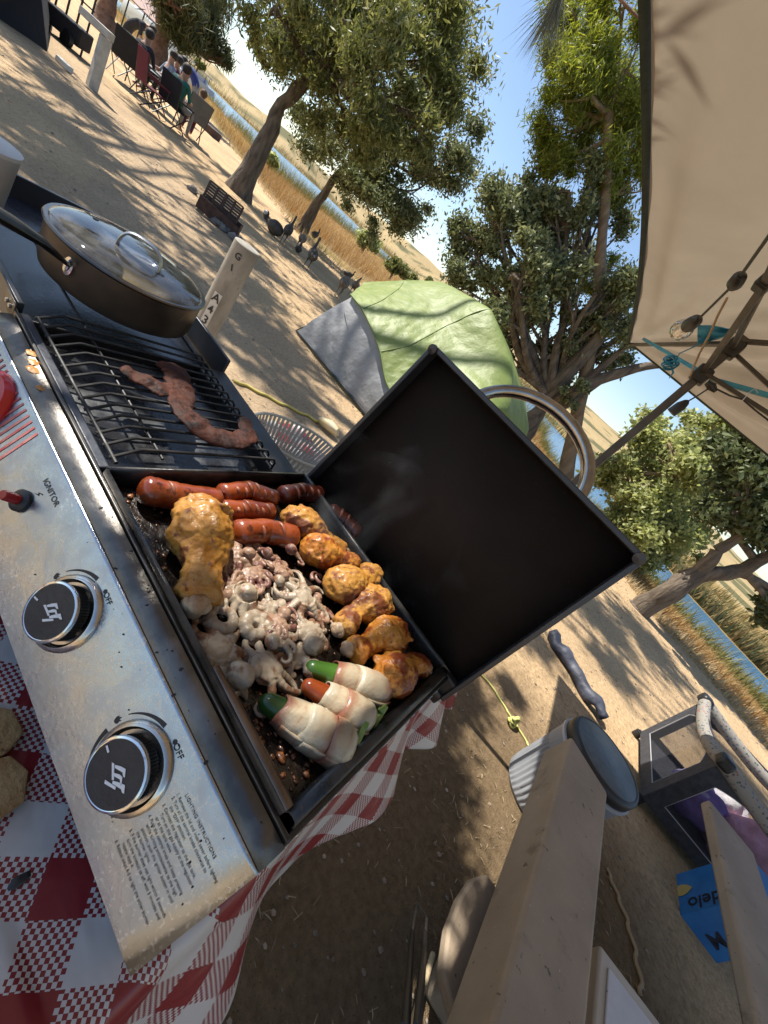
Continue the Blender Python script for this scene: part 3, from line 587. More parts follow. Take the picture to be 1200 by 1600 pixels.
for x in (LW0+.004, LW1-.004): wp(MB().lathe([(.0075, -.001), (.0075, .004), (0, .006)], LP(x, LH-.003, -.001), 14, Matrix.Rotation(R(96), 3, 'X')), 'corner_cap', lid_rim, lid)
wp(MB().bb((LW0, .5312, .905), (LW1, .545, .955)), 'lid_hinge', black_metal, lid, bevel=.003)
hp = []
for i in range(25):
    a = math.pi*i/24; hp.append(Vector((-.137-.108*math.cos(a), .602+.045*math.sin(a), 1.205+.093*math.sin(a)**.8)))
wp(MB().tube(hp, .0095, 16), 'lid_handle', M('handle_steel', (.4, .38, .35), (.28, .26, .24), rough=.2, metal=1, scale=30), lid)
# left half: grate, drip pan, side shelf
rod = M('cast_rod', (.010, .010, .011), (.030, .028, .026), rough=.42, rough2=.6, spec=.3, scale=60, bump=.0003, bscale=300)
ga = wp(MB().tube([(-.352, .2345, .9605), (GX0+.01, .2345, .9605)], .0022, 8), 'cooking_grate', rod, g)
proto = None
for i in range(14):
    x = -.362-i*.0195
    if proto is None:
        mb = MB(); mb.tube([(x, .2315, .9590), (x, .2365, .9612), (x, .258, .9722), (x, .262, .9735), (x, .30, .9735), (x, .455, .9735), (x, .463, .9730), (x, .4705, .966), (x, .471, .952)], .0019, 8); proto = wp(mb, 'grate_rod', rod, ga)
    else: c = proto.copy(); COL.objects.link(c); c.location.x = proto.location.x-i*.0195
for y, z in ((.283, .9698), (.455, .9698)): wp(MB().tube([(-.352, y, z), (-.72 if y > .3 else -.835, y, z), ], .0019, 8), 'cross_rod', rod, ga)
wp(MB().tube([(-.835, .283, .9698), (-.850, .285, .972), (-.858, .295, .970), (-.856, .315, .966), (-.845, .33, .962)], .003, 8), 'grate_hook', rod, ga)
wp(MB().bb((GX0+.005, .231, .925), (DV-.005, .472, .929)), 'drip_pan', M('ashy_drip_pan', (.02, .02, .022), (.11, .115, .12), rough=.12, rough2=.5, scale=18, lo=.45, hi=.7, bump=.002, bscale=60, spots=[(40, .67, (.30, .29, .27), .03)]), g)
mb = MB(); mb.bb((GX0+.004, .472, .925), (DV-.004, .5255, .951)); wp(mb, 'back_ledge', black_metal, g, bevel=.002)
# folded-out side shelf on the left
sh_m = M('shelf_enamel', (.012, .014, .02), (.03, .035, .048), rough=.18, rough2=.35, scale=8, bump=.0003, bscale=200)
sh = wp(MB().bb((-1.08, .226, .928), (GX0-.004, .52, .932)), 'side_shelf', sh_m, g)
wp(MB().bb((-1.08, .2145, .925), (GX0-.001, .2225, .968)), 'shelf_rail', lid_rim, sh, bevel=.0015)
wp(MB().bb((-1.08, .5245, .925), (GX0-.003, .532, .975)), 'shelf_rail', lid_rim, sh, bevel=.0015)
wp(MB().bb((-1.09, .213, .925), (-1.082, .53, .97)), 'shelf_rail', lid_rim, sh, bevel=.0015)
bk_ = wp(MB().bb((GX0-.03, .2108, .946), (GX0+.006, .2128, .969)), 'hinge_bracket', dark_steel, sh, bevel=.0008)
for x in (-.018, -.006): wp(MB().lathe([(.003, 0), (.003, .002), (0, .003)], (GX0+x, .2107, .958), 10, Matrix.Rotation(R(90), 3, 'X')), 'screw', steel, bk_)
# knobs
knurl = M('knob_black', (.012, .012, .012), rough=.4); knob_face = M('knob_face', (.012, .015, .022), (.02, .024, .032), rough=.38, scale=60, bump=.0004, bscale=200); white_print = M('white_print', (.72, .74, .76), rough=.5); ink = M('black_ink', (.025, .025, .027), rough=.5)
bez_m = M('bezel_steel', (.66, .62, .56), (.45, .40, .34), rough=.16, rough2=.32, metal=1, scale=30)
def knob(u, v, ang):
    mt = pmat(u, v, .0008); q = mt.to_3x3(); o3 = mt.translation
    def lt(mb, pr, n=48): mb.lathe(pr, o3, n, q); return mb
    bz_ = wp(lt(MB(), [(.0345, 0), (.0340, .0025), (.0318, .0046), (.0298, .005), (.0282, .003), (.0272, .001), (.0, .001)]), 'bezel', bez_m, g)
    kb = MB(); n = 60; prf = [(.0245, .003), (.0242, .0125), (.0235, .014)]
    for r_, z in prf:
        for j in range(n*2): a = math.pi*j/n; rr = r_-(.0011 if j % 2 else 0); kb.v.append(tuple(q @ Vector((rr*math.cos(a), rr*math.sin(a), z))+o3))
    n2 = n*2; kb.add([], []); kb.f += [(i*n2+j, i*n2+(j+1) % n2, (i+1)*n2+(j+1) % n2, (i+1)*n2+j) for i in range(2) for j in range(n2)]; kb.m += [0]*(2*n2)
    k = wp(kb, 'knob', knurl, g, angle=20)
    wp(lt(MB(), [(.0240, .0137), (.0256, .0146), (.0262, .0165), (.0255, .0182), (.0240, .0186), (.0233, .0182)]), 'chrome_ring', chrome, k)
    wp(lt(MB(), [(.0236, .0178), (.0236, .0183), (.0, .0183)]), 'knob_face', knob_face, k)
    fm = pmat(u, v, .0194, ang) @ Matrix.Scale(1.2, 4); mk = MB()
    for sx_, kk in ((-.0052, 1.), (-.0008, .8), (.0034, 1.15)):      # three slanted strokes with flared tops
        mk.prism([(sx_, -.0005), (sx_+.0016, -.0005), (sx_+.0030*kk+.001, .0052*kk), (sx_+.0062, .0060*kk), (sx_+.0068, .0072*kk), (sx_+.0022, .0070*kk), (sx_+.0008, .0035)], .0002, fm)
    mk.prism([(.0030, -.0058), (.0050, -.0058), (.0082, .002), (.0066, .0022)], .0002, fm); mk.prism([(-.0065, -.0030), (.0030, -.0012), (.0030, .0002), (-.0058, -.0012)], .0002, fm)
    for p_ in range(len(mk.v)):   # emblem turned and enlarged in the face's plane
        pass
    wp(mk, 'emblem', white_print, k, smooth=False)
    wp(MB().prism([(-.0007, .0145), (.0007, .0145), (.0007, .0192), (-.0007, .0192)], .0003, pmat(u, v, .0194, ang+R(118)) @ Matrix.Scale(1.12, 4)), 'indicator_mark', white_print, k, smooth=False)
    # printed dial: arcs, flame, dot
    def arc(a0, a1, r0, r1, r0b=None):
        A = np.linspace(R(a0), R(a1), 14); k2 = np.linspace(0, 1, 14); pts = [(r1*math.cos(a), r1*math.sin(a)) for a in A]+[((r0*(1-t)+(r0b or r0)*t)*math.cos(a), (r0*(1-t)+(r0b or r0)*t)*math.sin(a)) for a, t in zip(A[::-1], k2[::-1])]; return pts
    pr = MB(); fm2 = pmat(u, v, .0004)
    pr.prism(arc(106, 160, .0352, .0392, .0384), .0004, fm2)
    pr.prism([(.0021*math.cos(a)+.0378*math.cos(R(83)), .0021*math.sin(a)+.0378*math.sin(R(83))) for a in np.linspace(0, 6.28, 15)[:-1]], .0004, fm2)
    fl = [(-.0022, -.001), (-.001, -.0028), (.0014, -.0028), (.0026, -.001), (.002, .001), (.0028, .0028), (.0008, .0018), (.0004, .0046), (-.0012, .0022), (-.0016, .0036), (-.0026, .0012)]
    pr.prism([(x+.0385*math.cos(R(175)), y+.0385*math.sin(R(175))) for x, y in fl], .0004, fm2)
    for k_, q_ in enumerate((pr, MB().prism(arc(-169, -124, .0352, .0392, .0384), .0004, fm2))): wp(q_, 'dial_print', ink, g, smooth=False)
knob(-.0655, .0555, R(-35)); knob(-.2120, .0555, R(-10))
def txt(body, u, v, size, ang=0., mat=None, sp=1., name='printed_text', h=.0011, ls=1.):
    cu = bpy.data.curves.new(name, 'FONT'); cu.body = body; cu.size = size; cu.space_character = sp; cu.space_line = ls; cu.extrude = .00005; cu.materials.append(mat or ink)
    o = bpy.data.objects.new(name, cu); COL.objects.link(o); dg = bpy.context.evaluated_depsgraph_get(); me = bpy.data.meshes.new_from_object(o.evaluated_get(dg)); COL.objects.unlink(o); o = bpy.data.objects.new(name, me); COL.objects.link(o); o.parent = g; o.matrix_local = Matrix.Translation(-g.location) @ pmat(u, v, h, ang); return o
txt('OFF', -.0600, .0905, .0072, R(-4)); txt('OFF', -.2065, .0905, .0072, R(-4))
txt('IGNITOR', -.352, .083, .0085, R(0), sp=1.05); txt('LIGHTING INSTRUCTIONS', -.024, .0830, .0038, 0, sp=1.08)
wp(MB().prism([(0, 0), (.0014, 0), (-.0004, -.004), (.0022, -.004), (-.0012, -.011), (.0002, -.0055), (-.0018, -.0055)], .0004, pmat(-.338, .078, .0006, R(-40))), 'ignitor_symbol', ink, g, smooth=False)
txt('''1. Remove the lid and insert cover before lighting
2. Turn all the control knobs clockwise to
     the "OFF" position.
3. Connect the regulator to the gas tank.
     Turn on the gas supply at the regulator
     or at the tank valve.
4. Push the control knob and keep pressing
     while turning anticlockwise to the high
     position, push this ignitor button in until
     the burner lights.
5. If the burner does not light within 5 seconds
     turn the knob(s) to off, wait 5 minutes and
     repeat step 4.
6. Repeat steps 4-5 to light the other burner.''', -.0285, .0775, .0033, 0, ls=1.28, name='instruction_text')
# red burner knob at the left, its printed fins, ignitor button
redp = M('red_enamel', (.55, .012, .012), rough=.25, coat=.4)
mt = pmat(-.492, .058, .0008); q = mt.to_3x3(); o3 = mt.translation
wp(MB().lathe([(.041, 0), (.041, .004), (.037, .009), (.031, .010), (.027, .006), (.0, .006)], o3, 48, q), 'bezel', redp, g)
k = wp(MB().lathe([(.0225, .006), (.0225, .024), (.021, .027), (0, .027)], o3, 40, q), 'knob', knurl, g)
wp(MB().prism([(-.002, -.018), (.002, -.018), (.002, .018), (-.002, .018)], .004, pmat(-.492, .058, .0272, R(40))), 'grip_ridge', knurl, k, bevel=.0008)
fn = MB(); red_ink = M('faded_red_ink', (.38, .05, .05), (.5, .2, .18), rough=.5, scale=80)
for i in range(17):
    u = -.560+i*.0094
    wp(MB().prism([(0, 0), (.0030, 0), (.0030, .088), (0, .088)], .0003, pmat(u, .010, .0009)), 'red_stripe', red_ink, g, smooth=False)
mt = pmat(-.346, .0565, .0008); q = mt.to_3x3(); o3 = mt.translation
wp(MB().lathe([(.0115, 0), (.0115, .003), (.008, .005), (.0055, .005)], o3, 28, q), 'ignitor_collar', plastic_black, g)
wp(MB().lathe([(.0052, .003), (.0052, .017), (.0045, .0195), (0, .020)], o3, 24, q), 'ignitor_button', M('dark_red_button', (.30, .012, .015), rough=.3), g)
# dried sauce spots and soot flecks
sp = MB(); so_ = MB()
for px, py, r_ in ((50, 552, .006), (53, 566, .006), (52, 577, .007), (63, 606, .005)):
    d = ray(px, py); P0 = Vector((0, .1865, .9525)); n0 = Vector((0, -.2, 1)).normalized(); kk = (P0-Vector(CP)).dot(n0)/Vector(d).dot(n0); p = Vector(CP)+Vector(d)*kk; sp.blob(p, (r_, r_*.9, .0012), .5, 3, 12, 5, seed=px)
wp(sp, 'sauce_spot', M('orange_sauce', (.42, .17, .03), (.5, .25, .07), rough=.4, scale=200), g)
for i in range(16):
    u = rng.uniform(-.3, .045); y = rng.uniform(.187, .209); s_ = rng.uniform(.0004, .0018); so_.blob((u, y, .952+(y-.19)*.21+.0008), (s_, s_*1.6, .0005), .5, 3, 6, 3, seed=i)
for i in range(26):
    u = rng.uniform(-.3, .04); v_ = rng.uniform(.01, .1); s_ = rng.uniform(.0003, .0011); so_.blob(PX(u, v_, .001), (s_, s_*1.4, s_*.5), .5, 3, 6, 3, seed=i)
tag(wp(so_, 'soot_flecks', ink, g), kind='stuff')
# ================================================================ FOOD
FT = FZ+.0005
def onz(px, py, z): return at(px, py, z)
chick = M('grilled_chicken', (.31, .125, .017), (.45, .235, .05), rough=.42, rough2=.6, spec=.35, scale=26, bump=.0022, bscale=85, coat=.10, sss=.12, detail=7, spots=[(26, .525, (.13, .036, .009), .07), (105, .60, (.12, .032, .009), .07), (60, .69, (.03, .010, .006), .04)], point=((.16, .05, .012), .52, .60, .7))
chick_hot = M('charred_chicken', (.36, .12, .014), (.47, .215, .038), rough=.38, rough2=.55, spec=.35, scale=30, bump=.0022, bscale=90, coat=.15, sss=.12, detail=7, spots=[(28, .515, (.17, .033, .008), .07), (105, .58, (.13, .032, .009), .07), (60, .69, (.03, .010, .005), .04)], point=((.22, .045, .008), .52, .60, .7))
saus_m = M('sausage_red', (0.143, 0.021, 0.006), (0.270, 0.058, 0.013), rough=.22, rough2=.35, scale=30, bump=.0012, bscale=90, coat=.5, sss=.1, spots=[(55, .6, (0.060, 0.011, 0.005), .05)])
saus_d = M('sausage_dark', (0.049, 0.008, 0.004), (0.112, 0.021, 0.010), rough=.25, rough2=.4, scale=30, bump=.0012, bscale=90, coat=.4, spots=[(55, .58, (0.028, 0.007, 0.004), .05)])
slit_m = M('sausage_slit', (0.221, 0.065, 0.033), (0.312, 0.130, 0.078), rough=.4, scale=60, sss=.2)
octo_m = M('octopus_white', (.25, .19, .13), (.39, .325, .24), rough=.42, rough2=.55, spec=.4, scale=30, bump=.0007, bscale=190, coat=.10, sss=.25, spots=[(42, .52, (.17, .085, .045), .07), (90, .63, (.13, .05, .025), .06)], point=((.22, .11, .07), .55, .66, .6))
octo_p = M('octopus_purple', (.19, .10, .062), (.33, .215, .14), rough=.4, rough2=.55, spec=.4, scale=45, bump=.0008, bscale=190, coat=.12, sss=.2, spots=[(50, .53, (.11, .04, .028), .06), (95, .64, (.05, .018, .014), .06)])
octo_d = M('octopus_tentacle', (0.098, 0.038, 0.032), (0.280, 0.154, 0.112), rough=.28, rough2=.42, scale=60, coat=.4, bump=.0008, bscale=200)
bone_m = M('bone_end', (0.372, 0.300, 0.204), (0.252, 0.132, 0.060), rough=.45, scale=60, bump=.001)
def drum(lab, fat, end, wf, we, mat, seed, zl=.030, thigh=False):
    """chicken piece: fat end, bone end in picture pixels, widths in metres"""
    a = onz(*fat, FT+zl); b = onz(*end, FT+zl*.8); a.z = FT+wf*.44; b.z = FT+we*.55
    o = empty('grilled_chicken', ((a.x+b.x)/2, (a.y+b.y)/2, FT), lab, 'chicken', 'chicken pieces on the griddle')
    ax = (b-a); L_ = ax.length; d = ax.normalized(); a0 = a-d*wf*.42; mb = MB(); k = 22; pts = []; rs = []; sd_ = d.cross(Vector((0, 0, 1)))
    for i in range(k+1):
        t_ = i/k; sm_ = lambda q: q*q*(3-2*q); r_ = (wf*.5*math.sin(min(1, t_*2.9+.14)*math.pi/2)**.55) if t_ < .36 else wf*.5+(we*.46-wf*.5)*sm_((t_-.36)/.34) if t_ < .70 else we*.46+we*.10*math.sin((t_-.70)/.30*math.pi/2)
        r_ = max(r_, .004); r_ *= 1+.10*mnoise.noise(Vector((t_*6, seed, 0))); pts.append(a0.lerp(b, t_)+sd_*.004*math.sin(t_*5+seed)); rs.append(r_)
    rs[0] *= .45; rs[-1] *= .55
    mb.tube(pts, rs, 20, flat=.86, nz=wf*.05, nzs=34)
    # folds of loosened skin
    for i in range(7):
        a_ = rng.uniform(0, 6.28); p = a0.lerp(b, rng.uniform(.1, .45)); rr = wf*.36; c = p+(sd_*math.cos(a_)+Vector((0, 0, 1))*abs(math.sin(a_)))*rr*.9; mb.blob(c, (wf*rng.uniform(.10, .2), wf*rng.uniform(.08, .16), wf*.07), .5, 3, 12, 8, rot=Matrix.Rotation(rng.uniform(0, 3), 3, 'Z') @ Matrix.Rotation(a_, 3, 'X'), seed=i+seed)
    me_ = wp(mb, 'meat', mat, o, remesh=.0016, angle=180)
    for sc_, st_, ty_ in ((.019, .0065, 'CLOUDS'), (.014, .0016, 'MUSGRAVE'), (.005, .0018, 'CLOUDS')):
        tx = bpy.data.textures.new('t%d' % seed, ty_); tx.noise_scale = sc_
        if ty_ == 'CLOUDS': tx.noise_depth = 2
        else: tx.musgrave_type = 'RIDGED_MULTIFRACTAL'; tx.octaves = 2
        tx = tx; md = me_.modifiers.new('d', 'DISPLACE'); md.texture = tx; md.strength = st_; md.mid_level = .5; md.texture_coords = 'GLOBAL'
    if not thigh:
        bb = MB(); bb.blob(b+d*.002, (we*.36, we*.30, we*.30), .25, 4, 12, 8, rot=d.to_track_quat('X', 'Z').to_matrix(), seed=seed); bb.blob(b+d*.004+sd_*we*.17, (we*.2, we*.2, we*.2), .2, 4, 10, 7, seed=seed); bb.blob(b+d*.004-sd_*we*.17, (we*.2, we*.2, we*.2), .2, 4, 10, 7, seed=seed)
        wp(bb, 'bone_end', bone_m, o, angle=180)
    return o
drum('big yellow chicken drumstick nearest the control panel with its bone end pointing down', (320, 818), (309, 938), .068, .040, chick, 1, .03)
drum('browned chicken drumstick beside the dark sausage at the far edge of the griddle', (470, 805), (545, 852), .054, .026, chick, 2, .035)
drum('chicken drumstick with charred skin just below the farthest drumstick', (503, 855), (562, 868), .052, .027, chick_hot, 3, .035)
drum('smooth pale yellow chicken thigh between two drumsticks at the griddle edge', (540, 915), (585, 890), .056, .034, chick, 4, .03, thigh=True)
drum('chicken drumstick with loose golden skin below the pale thigh', (592, 935), (538, 975), .056, .029, chick, 5, .033)
drum('orange grilled chicken drumstick with striped skin just above the bacon wraps', (622, 988), (555, 1006), .054, .029, chick_hot, 6, .033)
drum('small charred chicken piece in the corner by the open lid', (612, 1048), (668, 1040), .052, .030, chick_hot, 7, .028)
def sausage(lab, pts, r, mat, nslit=5, seed=0, grp='sausages at the far end of the griddle'):
    P = [onz(px, py, FT+r) for px, py in pts]; o = empty('sausage', (P[0].x, P[0].y, FT), lab, 'sausage', grp); sm = []
    for i in range(len(P)-1):
        for k in range(12): sm.append(P[i].lerp(P[i+1], k/12))
    sm.append(P[-1]); L_ = len(sm); d0 = (sm[0]-sm[1]).normalized(); d1 = (sm[-1]-sm[-2]).normalized(); rs = [r*(1+.06*mnoise.noise(Vector((i*.25, seed, 0)))) for i in range(L_)]
    for k in range(1, 6): sm.insert(0, P[0]+d0*r*.8*math.sin(k/5*1.57)); rs.insert(0, r*math.cos(k/5*1.5)+.001); sm.append(P[-1]+d1*r*.8*math.sin(k/5*1.57)); rs.append(r*math.cos(k/5*1.5)+.001)
    mb = MB(); mb.tube(sm, rs, 18, nz=r*.07, nzs=60); wp(mb, 'casing', mat, o, angle=180)
    ax = (sm[-1]-sm[0]).normalized(); sd_ = ax.cross(Vector((0, 0, 1)))
    for i in range(nslit):
        j = int(7+(L_-4)*(i+.5)/nslit); c = sm[min(j, len(sm)-3)]; rr = rs[min(j, len(rs)-3)]; a = [c+(sd_*math.cos(t_)+Vector((0, 0, 1))*math.sin(t_))*rr*1.005+ax*.004*math.cos(t_) for t_ in np.linspace(.5+.3*math.sin(i*2.3+seed), 1.7+.5*math.cos(i*1.7+seed), 9)]
        wp(MB().tube(a, [.0003, .0013, .0020, .0024, .0025, .0024, .0020, .0013, .0003], 6), 'slit', slit_m, o, angle=180)
    return o
sausage('long fat sausage at the left end of the sausage row above the big drumstick', [(236, 768), (275, 776), (330, 782)], .0165, saus_m, 2, 1)
sausage('scored sausage in the middle of the back row touching the long one', [(352, 771), (388, 766), (424, 779)], .0135, saus_m, 6, 2)
sausage('scored sausage lying second from the back with pale diagonal cuts', [(352, 798), (385, 797), (418, 801)], .0135, saus_m, 6, 3)
sausage('bright red sausage lying next to the octopus pile', [(376, 832), (414, 829), (452, 838)], .0165, saus_m, 2, 4)
sausage('very dark sausage in the shadow at the far corner of the griddle', [(446, 773), (470, 768), (494, 772)], .0145, saus_d, 4, 5)
sausage('dark cut sausage tucked against the far wall behind a drumstick', [(520, 801), (538, 814), (553, 829)], .0145, saus_d, 3, 6)
# octopus: one continuous body (head, skirt and eight curling arms) fused by remeshing
def octopus(seed, R0=.016, curl=2.0, arm=.05, mat=None, skirt=True, headoff=(.0, .0), spread=1., head=True, fat=.30):
    st = np.random.default_rng(seed); mb = MB()
    mb.blob((0, 0, R0*.50), (R0*1.02, R0*.92, R0*.40), .25, 2.5, 20, 12, seed=seed)
    if head: h = Vector((headoff[0], headoff[1], R0*.85)); mb.blob(h, (R0*.78, R0*.66, R0*.66), .12, 3, 18, 12, seed=seed+3); mb.blob(h*.5+Vector((0, 0, R0*.35)), (R0*.42, R0*.42, R0*.38), .1, 3, 12, 8, seed=seed)
    a0 = math.atan2(-headoff[1], -headoff[0]) if head else 0
    for i in range(8):
        a = (a0+(i-3.5)*.52 if head else 2*math.pi*i/8)+st.uniform(-.2, .2); L_ = arm*.80*st.uniform(.7, 1.15)*spread; p = Vector((math.cos(a)*R0*.75, math.sin(a)*R0*.70, R0*.5)); pts = [p]; rs = [R0*fat*1.15]; d = a; cc = curl*st.choice([-1, 1])*st.uniform(.4, 1.5); z = R0*.5; lift = st.uniform(-.02, .05)*R0*3
        for k in range(1, 19):
            t_ = k/18; d += cc*(.02+.62*t_**2); z = max(R0*.10+.0015, z-R0*.05+lift*.3*math.sin(t_*3.1)); p = p+Vector((math.cos(d), math.sin(d), 0))*L_/18; p.z = z; pts.append(p.copy()); rs.append((R0*fat*(1-t_)**.9+.0010)*(1+.07*math.sin(k*2.6)))
        mb.tube(pts, rs, 10)
    o = mb.build('octopus', mat or octo_m, None, angle=180, remesh=.0010 if R0 > .014 else .0008); o.modifiers['c'].iterations = 1; bake(o)
    me = o.data; me.polygons.foreach_set('use_smooth', [True]*len(me.polygons)); return o
def ring_octo(seed, R1=.017, r=.0085, turns=1.15):     # curled into a fat pale ring
    mb = MB(); pts = []; rs = []
    for k in range(46):
        t_ = k/45; a = t_*turns*2*math.pi; rr = R1*(1-.72*t_*min(1, turns/1.4)); pts.append(Vector((rr*math.cos(a), rr*math.sin(a), r*.8+.004*t_))); rs.append(r*(1-.55*t_)*(.6 if k == 0 else 1)*(1+.10*math.sin(k*1.9)))
    mb.tube(pts, rs, 14)
    for k in range(20): j = 2+k*2; p = pts[min(j, 45)]; d = Vector((p.x, p.y, 0)).normalized(); mb.blob(p+d*rs[min(j, 45)]*.95, (.0017, .0017, .0014), .1, 2, 8, 6, seed=k)
    for k in range(3): a = seed+k*.5; mb.tube([pts[1]+Vector((0, 0, -.002)), pts[1]+Vector((math.cos(a)*.012, math.sin(a)*.012, 0)), pts[1]+Vector((math.cos(a+.7)*.022, math.sin(a+.7)*.022, -.003))], [.004, .003, .0012], 8)
    o = mb.build('octopus', octo_m, None, angle=180, remesh=.0011); bake(o); o.data.polygons.foreach_set('use_smooth', [True]*len(o.data.polygons)); return o
OG = 'baby octopuses frying in the middle of the griddle'
def put(o, px, py, rz, lab, dz=0., sc=1., tilt=(0, 0), grp=OG):
    p = onz(px, py, FT+.012+dz); o.location = (p.x, p.y, FT-.001+dz); o.rotation_euler = (tilt[0], tilt[1], rz); o.scale = (sc, sc, sc); return tag(o, lab, 'octopus', grp)
put(ring_octo(1), 352, 962, 2.4, 'white octopus curled into an open crescent near the left griddle wall')
put(ring_octo(2, .0165, .0095, 1.45), 402, 978, .6, 'white octopus rolled into a tight spiral in the middle of the pile')
put(octopus(11, .016, .8, .054, fat=.34, head=False), 345, 1010, 2.0, 'pale octopus with thick outstretched arms against the left griddle wall', sc=1.05)
put(octopus(12, .015, .6, .022, fat=.5, head=False), 357, 1057, 0, 'stubby white octopus piece lowest along the left griddle wall')
put(octopus(13, .018, 1.8, .066, headoff=(-.012, -.030), mat=octo_m, fat=.22), 418, 1040, .3, 'large spread octopus with long thin purple arms just above the bacon wraps', dz=.002)
put(octopus(14, .0165, 1.4, .050, headoff=(0, -.020), fat=.27), 487, 985, 1.0, 'octopus with grey ribbed body and hanging arms right of the pile', dz=.004)
put(octopus(15, .0150, .5, .044, headoff=(.004, .01), fat=.36, head=False), 478, 930, .2, 'bright white octopus with broad fingers of flesh on top of the pile', dz=.012)
put(octopus(16, .0150, .5, .030, fat=.40), 386, 925, 1.3, 'smooth grey white octopus behind the tight spiral', dz=.006)
put(octopus(17, .0145, 1.4, .042, mat=octo_m, fat=.3, headoff=(-.004, -.02)), 470, 1020, 1.9, 'beige octopus head lying just above the green pepper tip')
pr_ = [octopus(20+i, [.0105, .0095, .011, .010][i], [2.9, 2.4, 3.3, 2.0][i], [.050, .044, .048, .040][i], mat=[octo_p, octo_p, octo_p, octo_m][i], headoff=[(.010, .006), (0, .012), (-.008, .009), (.006, -.008)][i], fat=.23) for i in range(4)]
smalls = [(378, 862), (341, 905), (430, 868), (440, 968), (452, 905), (430, 925), (502, 945), (517, 958), (458, 852), (486, 893), (397, 890), (361, 885), (440, 992), (412, 1000), (370, 910), (415, 905), (465, 955), (350, 880), (475, 870), (428, 945), (455, 985), (405, 868), (495, 915), (330, 925), (440, 885), (398, 938), (418, 955), (450, 935)]
cols_ = {}
smalls = [q for i, q in enumerate(smalls) if i not in (1, 5, 7, 9, 11, 13, 15, 18, 20, 22, 25, 26)]
for i, (px, py) in enumerate(smalls):
    if i < 4: o = pr_[i]
    else: o = pr_[i % 4].copy(); COL.objects.link(o)
    lab = 'small purple brown baby octopus with curled arms heaped between sausages and bacon wraps' if i % 4 != 3 else 'small pale baby octopus with curled arms heaped between sausages and bacon wraps'
    put(o, px, py, rng.uniform(0, 6.28), lab, rng.uniform(0, .010), rng.uniform(.9, 1.2), (rng.uniform(-.35, .35), rng.uniform(-.35, .35)), OG if i % 4 != 3 else 'small pale octopuses in the heap')
# loose dark arms between them
for i in range(9):
    px = rng.uniform(340, 510); py = rng.uniform(860, 1000); c = onz(px, py, FT+.008); a = rng.uniform(0, 6.28); pts = []; d = a; p = Vector((c.x, c.y, FT+rng.uniform(.010, .024))); cc = rng.uniform(.15, .5)*(1 if i % 2 else -1)
    for k in range(14): pts.append(p.copy()); d += cc*(.4+k*.08); p = p+Vector((math.cos(d), math.sin(d), rng.uniform(-.3, .2)))*.0024
    tag(MB().tube(pts, [.0030*(1-k/15) for k in range(14)], 7).build('curled_tentacle', octo_d, angle=180), 'loose thin dark octopus arm curling in the heap', 'octopus arm', 'loose octopus arms in the heap')
# bacon-wrapped jalapeños
pep_g = M('jalapeno_green', (0.020, 0.068, 0.006), (0.048, 0.128, 0.014), rough=.32, scale=20, coat=.25, bump=.0006, bscale=40, spots=[(45, .62, (.10, .10, .03), .12), (120, .66, (.03, .02, .01), .04)])
pep_d = M('jalapeno_dark', (.012, .045, .008), (.035, .085, .014), rough=.32, scale=20, coat=.25, bump=.0006, bscale=40, spots=[(45, .62, (.10, .10, .03), .12), (120, .66, (.03, .02, .01), .04)])
pep_r = M('jalapeno_red', (.16, .022, .005), (.27, .055, .012), rough=.18, scale=30, coat=.3, spots=[(45, .62, (.10, .10, .03), .12), (120, .66, (.03, .02, .01), .04)])
stem_m = M('pepper_stem', (0.126, 0.224, 0.035), (0.196, 0.280, 0.070), rough=.4, scale=40)
m, t, out = nodes('raw_bacon'); L = t.links.new; at2 = N(t, 'Attribute', attribute_name='fat'); v = mapping(t); n1 = tex(t, 'TexNoise', 70, vec=v, detail=6); ad = N(t, 'Math', operation='ADD'); ml = N(t, 'Math', operation='MULTIPLY'); ml.inputs[1].default_value = .42; L(n1.outputs[0], ml.inputs[0]); L(ml.outputs[0], ad.inputs[0]); L(at2.outputs['Fac'], ad.inputs[1])
b = N(t, 'BsdfPrincipled', i_Roughness=.38); b.inputs['Coat Weight'].default_value = .25; b.inputs['Subsurface Weight'].default_value = .3; b.inputs['Subsurface Radius'].default_value = (.01, .006, .004); b.inputs['Subsurface Scale'].default_value = .3
L(ramp(t, ad.outputs[0], [(.10, (.22, .085, .05)), (.26, (.29, .165, .10)), (.42, (.36, .285, .19)), (1.0, (.42, .365, .265))]), b.inputs['Base Color']); bp = N(t, 'Bump'); bp.inputs['Distance'].default_value = .002; L(n1.outputs[0], bp.inputs['Height']); L(bp.outputs[0], b.inputs['Normal']); L(b.outputs[0], out.inputs[0]); bacon = m
